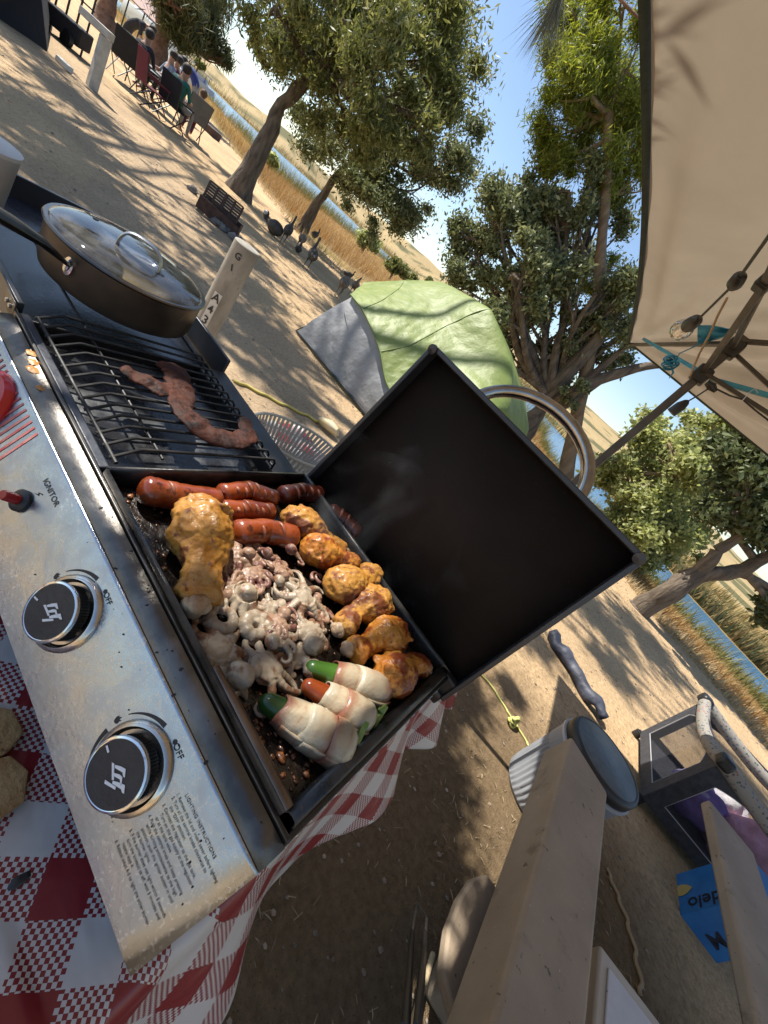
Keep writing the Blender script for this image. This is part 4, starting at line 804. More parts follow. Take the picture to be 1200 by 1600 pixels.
def popper(lab, tip, end, r, tipmat, bodymat, stem, seed, wraps):
    a = onz(*tip, FT+r); b_ = onz(*end, FT+r); a.z = FT+r*.9; b_.z = FT+r; o = empty('bacon_wrapped_pepper', ((a.x+b_.x)/2, (a.y+b_.y)/2, FT), lab, 'stuffed pepper', 'bacon wrapped peppers'); d = (b_-a); L_ = d.length; d.normalize(); s1 = d.cross(Vector((0, 0, 1))).normalized(); u1 = s1.cross(d)
    def rad(t_): return r*(.62+.38*min(1, t_*2.2))*(1 if t_ < .85 else 1-.35*((t_-.85)/.15)**2)
    k = 16; pts = [a+d*L_*i/k for i in range(k+1)]; rs = [rad(i/k) for i in range(k+1)]
    for j in range(1, 6): pts.insert(0, a-d*rad(0)*1.15*math.sin(j/5*1.57)); rs.insert(0, rad(0)*math.cos(j/5*1.5)**.9); pts.append(b_+d*rad(1)*.5*math.sin(j/5*1.57)); rs.append(rad(1)*math.cos(j/5*1.4))
    wp(MB().tube(pts[:12], rs[:12], 20), 'pepper_tip', tipmat, o, angle=180); wp(MB().tube(pts[10:], rs[10:], 20), 'pepper', bodymat, o, angle=180)
    for wi, (t0, t1, tw) in enumerate(wraps):     # each a slice of bacon wound once, edges wavy
        mb = MB(); na_ = 44; nw = 9; fatc = []; P = []
        for i in range(na_):
            th = -0.6+ i/(na_-1)*7.2; row = []
            for j in range(nw):
                s_ = j/(nw-1); tt = t0+(t1-t0)*s_+tw*(th/6.28-.5)+.012*math.sin(th*3+seed+wi*2)*(1 if j in (0, nw-1) else .6); ttc = min(1.04, max(.02, tt)); rr = rad(ttc)+.0016+.0012*wi+.0012*(th/6.28)+.0009*mnoise.noise(Vector((th*2, s_*4, seed+wi))) + .0007*math.sin(s_*3.14)
                row.append(a+d*L_*tt+(s1*math.cos(th)+u1*math.sin(th))*rr); q_ = s_ if (wi+seed) % 2 else 1-s_; fatc.append(min(.8, max(-.2, -.12+.75*q_*1.3+.16*mnoise.noise(Vector((th*1.5, s_*3, seed*3+wi)))-(.3 if .5 < q_ < .63 else 0))))
            P.append(row)
        mb.grid(P); w = wp(mb, 'bacon_slice', bacon, o, angle=180, solid=.0016); at_f = w.data.attributes.new('fat', 'FLOAT', 'POINT'); at_f.data.foreach_set('value', np.array(fatc, 'f'))
    cal = b_+d*rad(1)*.45; wp(MB().lathe([(.0055, -.002), (.0065, .0), (.004, .0035), (0, .0045)], cal, 12, d.to_track_quat('Z', 'X').to_matrix()), 'calyx', stem_m, o)
    sp_ = [cal+d*.001]; q = [onz(px, py, FT+.012) for px, py in stem]
    for p in q: sp_.append(Vector((min(p.x, .021), p.y, cal.z+.010)))
    sm = []
    for i in range(len(sp_)-1):
        for j in range(4): sm.append(sp_[i].lerp(sp_[i+1], j/4))
    sm.append(sp_[-1]); wp(MB().tube(sm, [.0030]*(len(sm)-2)+[.0036, .0040], 10), 'stem', stem_m, o, angle=180)
    return o
popper('bacon wrapped green pepper farthest from the panel beside the charred chicken', (492, 1044), (604, 1083), .0148, pep_g, pep_g, [(626, 1092), (634, 1098), (630, 1086)], 1, [(.24, .66, .10), (.52, .99, .06)])
popper('bacon wrapped pepper with a red ripe tip between the two green ones', (487, 1074), (578, 1130), .0148, pep_r, pep_d, [(597, 1120), (600, 1132), (594, 1137)], 2, [(.20, .58, .10), (.48, .98, .06)])
popper('lowest bacon wrapped green pepper nearest the burnt crumbs', (424, 1100), (545, 1172), .0160, pep_d, pep_d, [(566, 1158), (577, 1152), (572, 1168)], 3, [(.12, .46, .10), (.40, .74, .08), (.70, 1.0, .03)])
# grilled meat strips on the grate
beef = M('grilled_beef', (.024, .009, .006), (.075, .022, .011), rough=.6, rough2=.75, spec=.2, scale=40, bump=.003, bscale=90, spots=[(50, .56, (.014, .006, .004), .06), (80, .70, (.17, .07, .035), .05)])
def meat(lab, pts, ws, seed):
    P = [onz(px, py, .981) for px, py in pts]; sm = []; rs = []
    for i in range(len(P)-1):
        for k in range(6): sm.append(P[i].lerp(P[i+1], k/6)); rs.append(ws[i]*(1-k/6)+ws[i+1]*k/6)
    sm.append(P[-1]); rs.append(ws[-1]); rs[0] *= .5; rs[-1] *= .4
    for i, p in enumerate(sm): p.z = .9815+.003*mnoise.noise(Vector((i*.3, seed, 0)))
    o = MB().tube(sm, [r_*(1+.25*mnoise.noise(Vector((i*.45, seed, 5)))) for i, r_ in enumerate(rs)], 18, flat=.22, nz=.003, nzs=60).build('meat_strip', beef, angle=180, remesh=.0017)
    tx = bpy.data.textures.new('m%d' % seed, 'CLOUDS'); tx.noise_scale = .012; tx.noise_depth = 3; md = o.modifiers.new('d', 'DISPLACE'); md.texture = tx; md.strength = .005; md.texture_coords = 'GLOBAL'
    return tag(o, lab, 'grilled meat', 'grilled meat strips')
meat('short grilled beef strip lying across the grate at the left', [(187, 577), (215, 590), (245, 606), (285, 612)], [.012, .017, .018, .014], 1)
meat('long twisted grilled beef strip running from the pan toward the griddle', [(254, 566), (274, 584), (284, 612), (281, 634), (302, 660), (330, 682), (362, 689), (388, 682), (382, 652)], [.020, .022, .020, .017, .021, .022, .020, .016, .010], 2)
# ================================================================ PAN WITH GLASS LID
PC = Vector((-.728, .368, .9765)); PR = .109
pan_m = M('pan_dark_anodised', (.06, .048, .038), (.10, .078, .06), rough=.32, rough2=.5, metal=.6, scale=12, spots=[(30, .66, (.16, .11, .07), .05)])
pn = empty('saute_pan', PC, 'dark deep saute pan with long steel handle standing on the grate', 'pan')
wp(MB().lathe([(PR-.010, 0), (PR-.003, .004), (PR, .014), (PR+.001, .0605), (PR+.003, .062), (PR-.001, .062), (PR-.003, .058), (PR-.004, .012), (PR-.012, .006), (0, .006)], PC, 64), 'pan_body', pan_m, pn)
h0 = onz(90, 418, 1.012); hd = (onz(0, 375, 1.03)-h0); hpts = [PC+(h0-PC).normalized()*(PR-.002)]
_o = Vector((h0.x-PC.x, h0.y-PC.y, 0)).normalized(); h0 = Vector((PC.x, PC.y, 1.018))+_o*(PR+.004); hd = onz(0, 372, 1.035)-h0; hpts = [h0, h0+hd*.12+Vector((0, 0, .004)), h0+hd*.5+Vector((0, 0, .016)), h0+hd*.9+Vector((0, 0, .022)), h0+hd*1.6+Vector((0, 0, .030))]
hnd = wp(MB().tube(hpts, [.0045, .006, .010, .0130, .0145], 14, flat=.6), 'pan_handle', M('handle_dark', (.05, .047, .045), (.1, .095, .09), rough=.25, metal=.8, scale=15), pn)
rp = Vector((h0.x, h0.y, 1.018)); outw = (Vector((rp.x, rp.y, 0))-Vector((PC.x, PC.y, 0))).normalized(); qv = outw.to_track_quat('Z', 'Y').to_matrix(); rp = Vector((PC.x, PC.y, 1.016))+outw*(PR+.001)
wp(MB().lathe([(.009, -.001), (.0085, .0025), (.0045, .003), (.004, .005), (0, .006)], rp, 24, qv, sx=.8, sy=1.5), 'rivet_plate', chrome, pn)
st_ = tag(MB().lathe([(PR-.008, 0), (0, .003)], PC+Vector((0, 0, .036)), 48).build('stew', M('stew', (.30, .13, .07), (.5, .3, .2), rough=.35, scale=30, bump=.006, bscale=50, spots=[(30, .6, (.6, .45, .35), .08)])), 'reddish chunky stew seen through the glass lid of the pan', 'stew')
m, t, out = nodes('lid_glass'); L = t.links.new; gl = N(t, 'BsdfGlossy'); gl.inputs['Roughness'].default_value = .03; gl.inputs[0].default_value = (1, 1, 1, 1); tr = N(t, 'BsdfTransparent'); tr.inputs[0].default_value = (.78, .76, .7, 1); df = N(t, 'BsdfDiffuse'); df.inputs[0].default_value = (.42, .4, .36, 1); fr = N(t, 'Fresnel'); fr.inputs[0].default_value = 1.42; v = mapping(t); nz = tex(t, 'TexNoise', 26, vec=v, detail=5); m1 = N(t, 'MixShader'); L(ramp(t, nz.outputs[0], [(.40, .16), (.70, .55)]), m1.inputs[0]); L(tr.outputs[0], m1.inputs[1]); L(df.outputs[0], m1.inputs[2]); m2 = N(t, 'MixShader'); L(fr.outputs[0], m2.inputs[0]); L(m1.outputs[0], m2.inputs[1]); L(gl.outputs[0], m2.inputs[2]); L(m2.outputs[0], out.inputs[0]); glass_m = m
ld = empty('glass_pan_lid', PC+Vector((0, 0, .062)), 'domed steamed-up glass lid with steel rim and arched handle resting on the pan', 'pan lid')
wp(MB().lathe([(PR-.001, .0650)]+[((PR-.001)*math.cos(a), .0650+.018*math.sin(a)) for a in np.linspace(.1, 1.57, 12)][:-1]+[(0, .083)], PC, 64), 'glass', glass_m, ld, angle=180)
wp(MB().lathe([(PR+.003, .0625), (PR+.005, .0640), (PR+.0035, .0665), (PR-.003, .0668), (PR-.004, .0640)], PC, 64), 'steel_rim', M('bronzed_rim', (.22, .19, .16), (.12, .10, .085), rough=.3, metal=1), ld)
ha, hb_ = onz(184, 378, 1.060), onz(246, 430, 1.052); hc_ = (ha+hb_)/2; hv = (hb_-ha)*.5; hv.z = 0; pts = []
for i in range(17): a = math.pi*i/16; c_ = math.cos(a); c_ = math.copysign(abs(c_)**.7, c_); pts.append(Vector((hc_.x, hc_.y, 1.0545))-hv*c_+Vector((0, 0, .031*math.sin(a)**.75)))
hh = wp(MB().tube(pts, .0062, 12, flat=.35), 'lid_handle', steel, ld)
for p in (pts[0], pts[-1]): wp(MB().box(p+Vector((0, 0, .0015)), (.013, .013, .003)), 'handle_foot', dark_steel, hh)
wp(MB().lathe([(.004, 0), (.004, .002), (.002, .0025)], PC+Vector((-.052, -.04, .0785)), 14), 'steam_vent', dark_steel, ld)
# paper cup at the left edge on the shelf
cpx = Vector((-1.04, .30, .932)); pc_ = at(-6, 300, 1.0)
_cp = at(-52, 345, .934)
cp = empty('white_cup', (_cp.x, _cp.y, .934), 'tall pale grey plastic cup at the left edge behind the pan handle', 'cup'); cl_ = cp.location
cup_m = M('pale_plastic', (.55, .52, .48), rough=.5)
wp(MB().lathe([(.030, 0), (.041, .118), (.0425, .120), (.0395, .120), (.029, .003), (0, .003)], cl_, 40), 'cup_wall', cup_m, cp)
wp(MB().lathe([(.0425, .1185), (.0425, .1235), (.037, .125), (.0, .125)], cl_, 40), 'cup_lid', cup_m, cp)
# colander basket behind the grate
bk = at(468, 690, .865); bkt = empty('plastic_basket', (bk.x, bk.y, TT+.006), 'oval pale plastic colander basket on the table behind the grate', 'basket'); bm_ = M('grey_white_plastic', (.50, .49, .43), rough=.45)
A_, B_ = .125, .085; H_ = .080; rz_ = R(70); zb = bk.z-H_
def bp_(a, k, z): x, y = A_*k*math.cos(a), B_*k*math.sin(a); return Vector((bk.x+x*math.cos(rz_)-y*math.sin(rz_), bk.y+x*math.sin(rz_)+y*math.cos(rz_), zb+z))
for k, z, r_ in ((1.0, H_, .0035), (.94, H_*.62, .0018), (.86, H_*.28, .0018), (.76, .003, .003)): wp(MB().tube([bp_(a, k, z) for a in np.linspace(0, 2*math.pi, 49)[:-1]], r_, 8, close=True), 'ring', bm_, bkt)
n_s = 58
for i in range(n_s):
    a = 2*math.pi*i/n_s; wp(MB().beam(bp_(a, .76, .002), bp_(a, .985, H_-.002), .0072, .0016, up=Vector((math.cos(a+rz_), math.sin(a+rz_), 0))), 'slat', bm_, bkt)
wp(MB().grid([[bp_(a, .76*q, .002) for q in (.05, .5, 1)] for a in np.linspace(0, 2*math.pi, 33)]), 'floor', bm_, bkt, solid=.002)
if zb > TT+.006:
    pass
# bread pieces and a dropped crumb on the cloth
br_m = M('toasted_bread', (0.285, 0.158, 0.056), (0.413, 0.270, 0.120), rough=.8, scale=40, bump=.003, bscale=120, spots=[(60, .62, (0.150, 0.068, 0.022), .05)])
for px, py, rz, lab in ((4, 1146, .3, 'upper piece of toasted flatbread at the left edge of the cloth'), (13, 1232, -.2, 'lower piece of toasted flatbread at the left edge of the cloth')):
    p = at(px-30, py+4, TT+.012); mb = MB(); mb.prism([(-.024, -.022), (.0, -.026), (.022, -.018), (.026, .004), (.018, .022), (-.006, .026), (-.024, .014)], .006, Matrix.Translation(p+Vector((0, 0, -.002))) @ Matrix.Rotation(rz, 4, 'Z')); o = mb.build('flatbread', br_m, bevel=.002, sub=2, angle=180); tag(o, lab, 'bread', 'bread pieces on the cloth')
p = at(30, 1376, TT+.008); tag(MB().blob(p, (.004, .0075, .002), .5, 3, 12, 8).build('burnt_scrap', ink, angle=180), 'small black burnt scrap lying on a red square of the cloth', 'scrap')
# ================================================================ CANOPY
KX, KY, KZ = -.69, 3.02, 1.85; X1, Y0 = 2.55, -.22
def fabric_mat():
    m, t, out = nodes('tan_canopy_fabric'); L = t.links.new; v = mapping(t); n1 = tex(t, 'TexNoise', 3, vec=v, detail=5); col = ramp(t, n1.outputs[0], [(.3, (.31, .26, .195)), (.7, (.385, .325, .245))]); b = N(t, 'BsdfPrincipled', i_Roughness=.85); L(col, b.inputs['Base Color']); tr = N(t, 'BsdfTranslucent'); L(col, tr.inputs[0]); mx = N(t, 'MixShader'); mx.inputs[0].default_value = .22; L(b.outputs[0], mx.inputs[1]); L(tr.outputs[0], mx.inputs[2]); L(mx.outputs[0], out.inputs[0]); return m
cn = empty('canopy_tent', ((KX+X1)/2, (KY+Y0)/2, 0), 'tan pop-up canopy overhead with brown steel frame and dark green edge binding', 'canopy')
cxm, cym = (KX+X1)/2, (KY+Y0)/2
def roof(x, y):
    dx = min(x-KX, X1-x); dy = min(y-Y0, KY-y); d = min(dx, dy); hw = (X1-KX)/2; t_ = d/hw; z = KZ+t_*.62-.05*math.sin(math.pi*min(1, t_*1.3))
    th = math.atan2(KY-y, x-KX+1e-6)
    r_ = math.hypot(x-KX, KY-y); z += (.050*math.sin(th*12+.8*math.sin(r_*3))+.014*math.sin(th*31+r_*2)+.008*math.sin(th*57-r_*3))*min(1, r_*1.3)*math.exp(-r_*.40)*min(1, d*9) + .016*fbm(x, y*1.0, 1.7, 2)*min(1, d*5)
    return z
def bow(y): return .105*math.sin(math.pi*(KY-y)/(KY-Y0))**1.0
nx = 110; xs = KX+(X1-KX)*(np.linspace(0, 1, nx)**1.25); ys = KY-(KY-Y0)*(np.linspace(0, 1, nx)**1.25)
wp(MB().grid([[Vector((x+bow(y)*(X1-x)/(X1-KX), y, roof(x, y))) for y in ys] for x in xs]), 'canopy_fabric', fabric_mat(), cn, angle=180)
grn = M('dark_green_binding', (.018, .032, .028), (.03, .05, .042), rough=.7, scale=60); frm = M('canopy_frame_brown', (.045, .039, .035), (.075, .064, .056), rough=.4, metal=.3, scale=20); jnt = plastic_black
for a, b in (((KX, Y0), (KX, KY)), ((KX, KY), (X1, KY)), ((X1, KY), (X1, Y0)), ((X1, Y0), (KX, Y0))):
    mb = MB(); A, B = Vector((a[0], a[1], 0)), Vector((b[0], b[1], 0)); P = [A.lerp(B, i/60) for i in range(61)]; yx = abs(a[1]-b[1]) > .1
    bw_ = lambda p: bow(p.y) if (a[0] == KX and yx) else 0
    mb.grid([[Vector((p.x+bw_(p), p.y, KZ+.006+.004*math.sin(i*.9))), Vector((p.x+bw_(p)+(-.012 if a[0] == KX and yx else .004), p.y+(.004 if not yx else 0), KZ-(.014 if yx else .010)))] for i, p in enumerate(P)])
    wp(mb, 'edge_binding', grn, cn, solid=.002, angle=180)
H = Vector((-.158, 1.83, 1.80)); Hc = Vector((KX+.02, KY-.02, KZ-.012)); J = Vector((-.160, 1.83, 1.695)); legs = [(-.158, 1.83), (2.02, 1.83), (-.158, -.95), (2.02, -.95)]
for i, (x, y) in enumerate(legs):
    lg = wp(MB().bb((x-.014, y-.014, 0), (x+.014, y+.014, 1.845)), 'leg', frm, cn, bevel=.003)
    wp(MB().bb((x-.045, y-.045, -.002), (x+.045, y+.045, .006)), 'foot_plate', frm, lg)
    for z in (1.80, 1.69): wp(MB().box((x, y, z), (.052, .052, .055)), 'joint', jnt, cn, bevel=.006)
def bar(a, b, w=.020, h=.013, m_=None, name='truss_bar'): return wp(MB().beam(a, b, w*.78, h*.85), name, m_ or frm, cn, bevel=.002)
bar(H+Vector((0, 0, .02)), Hc, .022, .016); bar(H+Vector((0, 0, .03)), Vector((cxm, cym, 2.36)), .022, .016)
bar(H, Vector((-.16, .35, 1.66)), .02, .014); bar(J, Vector((-.158, .35, 1.80)), .02, .014); bar(J+Vector((0, -.02, 0)), Vector((1.2, 1.83, 1.82)), .022, .015); bar(H+Vector((0, .02, 0)), Vector((1.0, 1.86, 1.70)), .020, .014)
wp(MB().box((-.16, 1.17, 1.738), (.03, .04, .03)), 'joint', jnt, cn, bevel=.005)
blue = M('blue_painted_bar', (.02, .20, .34), (.04, .28, .44), rough=.35, scale=30)
bar(J+Vector((-.02, .01, .0)), at(1006, 530, 2.62, 1), .020, .016, blue, 'blue_strut'); bar(J+Vector((.03, 0, 0)), Vector((.62, 1.80, 1.83))+Vector((0, .03, .16)), .026, .018, blue, 'blue_strut')
# blue stuff sack and knotted cord hanging from the corner bar
bl_c = M('blue_nylon', (.015, .17, .33), (.03, .26, .45), rough=.5, scale=30)
c0 = at(1128, 520, 1.95, 1); mb = MB(); P = []
for i in range(9):
    t_ = i/8; row = []
    for j in range(7): s_ = j/6; w_ = .05*(1-t_)*.3+.03; p = at(1150-60*t_, 517+6*t_+ (s_-.5)*(6+26*t_), 2.0-.02*math.sin(j+i), 1); row.append(p+Vector((0, .008*math.sin(j*1.7+i), 0)))
    P.append(row)
tag(mb.grid(P).build('blue_cloth', bl_c, solid=.003, angle=180), 'blue nylon flap tied to the bar at the canopy corner', 'strap')
mb = MB(); c = at(1047, 566, 1.95, 1)
for k in range(9):
    ph = k*.35; pts = [c+RTv*(.028*math.cos(a))*(.6+.06*k)+Vector((0, 0, 1))*(.020*math.sin(a)+.004*k)+Vector((0, .012*math.sin(a*2+k), 0)) for a in np.linspace(0, 6.283, 17)[:-1]] if False else [c+Vector(ex)*(.026*math.cos(a)*(1-.04*k)+.004*math.sin(k*2))+Vector(ey)*(.012*math.sin(a)+.0035*(k-4))-Vector(FW)*.01*math.sin(a+k) for a in np.linspace(0, 6.283, 17)[:-1]]
    mb.tube(pts, .0028, 6, close=True)
mb.tube([c+Vector(ex)*.02+Vector(ey)*.008, at(1062, 552, 1.95, 1), at(1082, 543, 1.95, 1), at(1096, 536, 1.97, 1)], .0022, 6); mb.tube([c, c+Vector(ex)*.012-Vector(ey)*.04, c-Vector(ex)*.004-Vector(ey)*.062], [.0015, .004, .0012], 6)
tag(mb.build('coiled_cord', bl_c, angle=180), 'small bundle of blue cord knotted onto the blue canopy strut', 'cord')
# string lights
blk = plastic_black; gb, gt, go_ = nodes('bulb_glass'); a1 = N(gt, 'BsdfGlossy'); a1.inputs['Roughness'].default_value = .05; a2 = N(gt, 'BsdfTransparent'); a2.inputs[0].default_value = (.93, .9, .85, 1); f_ = N(gt, 'LayerWeight'); f_.inputs[0].default_value = .45; mm = N(gt, 'MixShader'); gt.links.new(f_.outputs['Facing'], mm.inputs[0]); gt.links.new(a2.outputs[0], mm.inputs[1]); gt.links.new(a1.outputs[0], mm.inputs[2]); gt.links.new(mm.outputs[0], go_.inputs[0])
w0, w1, w2, w3 = at(1206, 362, 1.70), at(1150, 441, 1.69), at(1092, 498, 1.665), at(1064, 516, 1.655)
sl_ = empty('string_light', w1, 'clear filament bulb in a black socket hanging from a black cable under the canopy', 'string light', 'string lights under the canopy')
wp(MB().tube([w0, w1], .0032, 8), 'cable', blk, sl_); wp(MB().tube([w1, w2], .0028, 8), 'cable', blk, sl_)
dc = (w1-w0).normalized(); wp(MB().tube([w1-dc*.028, w1-dc*.02, w1+dc*.005, w1+dc*.022, w1+dc*.030], [.006, .013, .0145, .009, .004], 14), 'connector', blk, sl_)
db = (w3-w2).normalized(); wp(MB().tube([w2, w2+db*.008, w2+db*.02, w2+db*.055, w2+db*.072], [.005, .011, .015, .0175, .017], 18), 'socket', blk, sl_, angle=50)
s0 = w2+db*.068; wp(MB().tube([s0, s0+db*.014, s0+db*.040, s0+db*.060, s0+db*.074, s0+db*.080], [.012, .017, .026, .0265, .017, .001], 22), 'bulb', gb, sl_, angle=180)
wp(MB().tube([s0+db*.01+Vector(ey)*.003*math.sin(k*2.1)+Vector(ex)*.004*math.cos(k*2.1)+db*.0025*k for k in range(16)], .0006, 5), 'filament', steel, sl_)
v0 = J+Vector((.0, -.03, -.055)); v1 = at(1112, 604, 1.70, 1); v2 = at(1073, 628, 1.70, 1)
s2 = empty('string_light', v1, 'black empty bulb socket dangling below the canopy leg joint', 'string light', 'string lights under the canopy')
wp(MB().tube([v1-Vector((.02, 0, 0)), v1, v1+Vector((.02, 0, -.004))], [.008, .014, .006], 12), 'connector', blk, s2); vm = (v1+v2)/2-Vector((0, 0, .008))
wp(MB().tube([v1, vm, v2], .0024, 8), 'cable', blk, s2); dv = (at(1060, 637, 1.70, 1)-v2).normalized(); wp(MB().tube([v2-dv*.006, v2, v2+dv*.02, v2+dv*.052], [.004, .010, .017, .0165], 16), 'socket', blk, s2, angle=50)
wp(MB().tube([v1, at(1140, 618, 1.72, 1), at(1160, 624, 1.74, 1), at(1180, 641, 1.76, 1), at(1210, 664, 1.78, 1)], .0028, 8), 'cable', blk, s2)
wp(MB().tube([at(1160, 626, 1.735, 1), at(1172, 612, 1.735, 1), at(1180, 607, 1.735, 1), at(1184, 614, 1.735, 1)], .0016, 6), 'wire_hook', steel, s2)
tag(MB().tube([at(1136, 466, 1.45, 1), at(1122, 492, 1.55, 1), at(1110, 520, 1.65, 1), at(1093, 552, 1.75, 1), at(1086, 568, 1.79, 1), at(1078, 588, 1.80, 1)], .0035, 8).build('rope', M('tan_rope', (.30, .22, .14), (.4, .3, .2), rough=.8, scale=200)), 'thin tan rope hanging from the light cable to the leg joint', 'rope')
# ================================================================ NEAR CAMP OBJECTS
def gz(p): return hgt(p.x, p.y)[0]
# number post
b = Vector((-2.11, 1.53, 0)); po = empty('number_post', b, 'round grey site post with handwritten A 43 label standing behind the pan', 'post')
galv = M('weathered_grey_post', (.21, .19, .155), (.34, .31, .255), rough=.7, scale=16, bump=.001, bscale=120, stretch=(1, 1, .4), spots=[(50, .66, (.16, .14, .11), .05)])
PH, PRR = .86, .068; wp(MB().lathe([(PRR, -.05), (PRR, PH-.004), (PRR-.004, PH), (0, PH)], b, 40), 'post', galv, po, angle=30)
vw = Vector((-b.x, -b.y, 0)).normalized(); a_v = math.atan2(vw.y, vw.x)
def on_post(mb, ang0, ang1, z0, z1, r): mb.grid([[b+Vector((r*math.cos(a), r*math.sin(a), z)) for z in (z0, z1)] for a in np.linspace(ang0, ang1, 8)])
mb = MB(); on_post(mb, a_v-.62, a_v+.02, .33, .585, PRR+.0012); wp(mb, 'white_label', M('label_paper', (.62, .6, .55), rough=.6), po, angle=180)
def post_text(s_, ang, z, size, rot):
    cu = bpy.data.curves.new('x', 'FONT'); cu.body = s_; cu.size = size; cu.extrude = .0004; cu.offset = .0012; cu.align_x = 'CENTER'; cu.align_y = 'CENTER'; o = bpy.data.objects.new('x', cu); COL.objects.link(o); dg = bpy.context.evaluated_depsgraph_get(); me = bpy.data.meshes.new_from_object(o.evaluated_get(dg)); COL.objects.unlink(o)
    nrm = Vector((math.cos(ang), math.sin(ang), 0)); tg = Vector((-math.sin(ang), math.cos(ang), 0)); M3 = Matrix((tg, Vector((0, 0, 1)), nrm)).transposed().to_4x4(); me.materials.clear(); me.materials.append(ink); me.transform(Matrix.Translation(b+nrm*(PRR+.0032)+Vector((0, 0, z))) @ M3 @ Matrix.Rotation(rot, 4, 'Z')); o = bpy.data.objects.new('painted_number', me); COL.objects.link(o); o.parent = po; o.location = -po.location
post_text('A', a_v-.30, .555, .062, 0); post_text('4', a_v-.30, .487, .060, R(8)); post_text('3', a_v-.30, .420, .066, 0); post_text('G', a_v-.25, .80, .045, 0); post_text('1', a_v-.28, .735, .045, R(20))
# tent
tg_ = empty('dome_tent', (-2.6, 4.7, 0), 'light green dome tent with grey wall and wrinkled fly standing behind the grill lid', 'tent')
fly = M('tent_fly_green', (.19, .25, .06), (.25, .31, .085), rough=.5, scale=5, bump=.012, bscale=9, trans=.25)
tp = [[(548, 460, 3.80), (566, 483, 3.72), (580, 512, 3.68), (594, 550, 3.65), (603, 597, 3.62), (650, 690, 3.6)],
      [(556, 452, 4.0), (596, 470, 4.0), (622, 500, 3.95), (640, 540, 3.9), (655, 590, 3.85), (712, 665, 3.75)],
      [(565, 446, 4.25), (622, 452, 4.4), (664, 474, 4.4), (700, 508, 4.35), (722, 560, 4.22), (765, 640, 4.0)],
      [(573, 443, 4.5), (640, 438, 4.8), (692, 441, 4.95), (767, 484, 4.6), (800, 570, 4.50), (793, 645, 4.35)]]
G_ = [[at(px, py, y, 1) for px, py, y in row] for row in tp]
G_.append([Vector((x, 5.7, z)) for x, z in ((-3.5, .75), (-3.0, 1.15), (-2.4, 1.25), (-1.9, 1.2), (-1.4, .9), (-1.2, .5))]); G_.append([Vector((x, 6.2, .12)) for x in (-3.7, -3.2, -2.6, -2.0, -1.4, -1.0)])
for r_ in G_: q_ = r_[-1]; r_.append(Vector((q_.x+.04, q_.y-.02, .03)))
def bil(G, u, v):
    i = min(int(u), len(G)-2); j = min(int(v), len(G[0])-2); a, b_ = u-i, v-j
    def cr(p0, p1, p2, p3, t): return (p1+(p2-p1)*t)*.65+.175*((2*p1)+(p2-p0)*t+(2*p0-5*p1+4*p2-p3)*t*t+(3*p1-p0-3*p2+p3)*t**3)
    def row(k): r_ = G[max(0, min(len(G)-1, k))]; return cr(r_[max(0, j-1)], r_[j], r_[j+1], r_[min(len(r_)-1, j+2)], b_)
    return cr(row(i-1), row(i), row(i+1), row(i+2), a)
P = []
for i in range(101):
    row = []
    for j in range(101):
        u, v = i/100*5, j/100*6; p = bil(G_, u, v); w_ = (.020*mnoise.noise(Vector((u*3.2, v*5.0, 2)))+.010*abs(mnoise.noise(Vector((u*7, v*12, 5))))+.006*mnoise.noise(Vector((u*18, v*24, 1)))); row.append(p+Vector((0, -.7, .7))*w_*.42*min(1, .3+i/12))
    P.append(row)
wp(MB().grid(P), 'rain_fly', fly, tg_, angle=180); seam_m = M('seam_green', (.15, .20, .05), rough=.6)
for vv in (1.0, 3.0): wp(MB().tube([bil(G_, u, vv)+Vector((0, -.002, .002)) for u in np.linspace(.02, 3.6, 90)], .005, 6), 'seam', seam_m, tg_, angle=180)
wp(MB().tube([bil(G_, .01, v_) for v_ in np.linspace(0, 4.6, 50)], .009, 6), 'hem', seam_m, tg_, angle=180)
gw = M('tent_wall_grey', (.27, .275, .28), (.34, .34, .345), rough=.55, scale=6, bump=.02, bscale=7, trans=.15); A0 = at(463, 521, 0.); A0.z = .02; P = []
for i in range(31):
    t_ = i/30; bx = Vector((A0.x+(1.95)*t_, A0.y-.05*t_, .02)); top = bil(G_, .06, t_*4.6)+Vector((0, .04, -.01)); 
    P.append([bx.lerp(top, s_)+Vector((0, -.03*math.sin(s_*3.1)-.012*mnoise.noise(Vector((t_*9, s_*5, 0))), 0)) for s_ in np.linspace(0, 1, 14)])
wp(MB().grid(P), 'tent_wall', gw, tg_, angle=180)
wp(MB().tube([p[0]+Vector((0, -.01, .01)) for p in P], .014, 8), 'base_trim', plastic_black, tg_); wp(MB().tube([A0+Vector((-.03, 0, .0)), at(556, 477, 3.9, 1)], .006, 8), 'guy_pole', plastic_black, tg_)
wp(MB().tube([p[5]*0+at(539, 488, 3.74, 1) if k == 0 else q for k, (p, q) in enumerate([(P[0], None), (P[0], at(543, 510, 3.70, 1)), (P[0], at(550, 545, 3.68, 1)), (P[0], at(560, 580, 3.66, 1)), (P[0], at(574, 602, 3.66, 1)), (P[0], at(590, 612, 3.66, 1))])], .007, 8), 'tent_pole', gw, tg_)
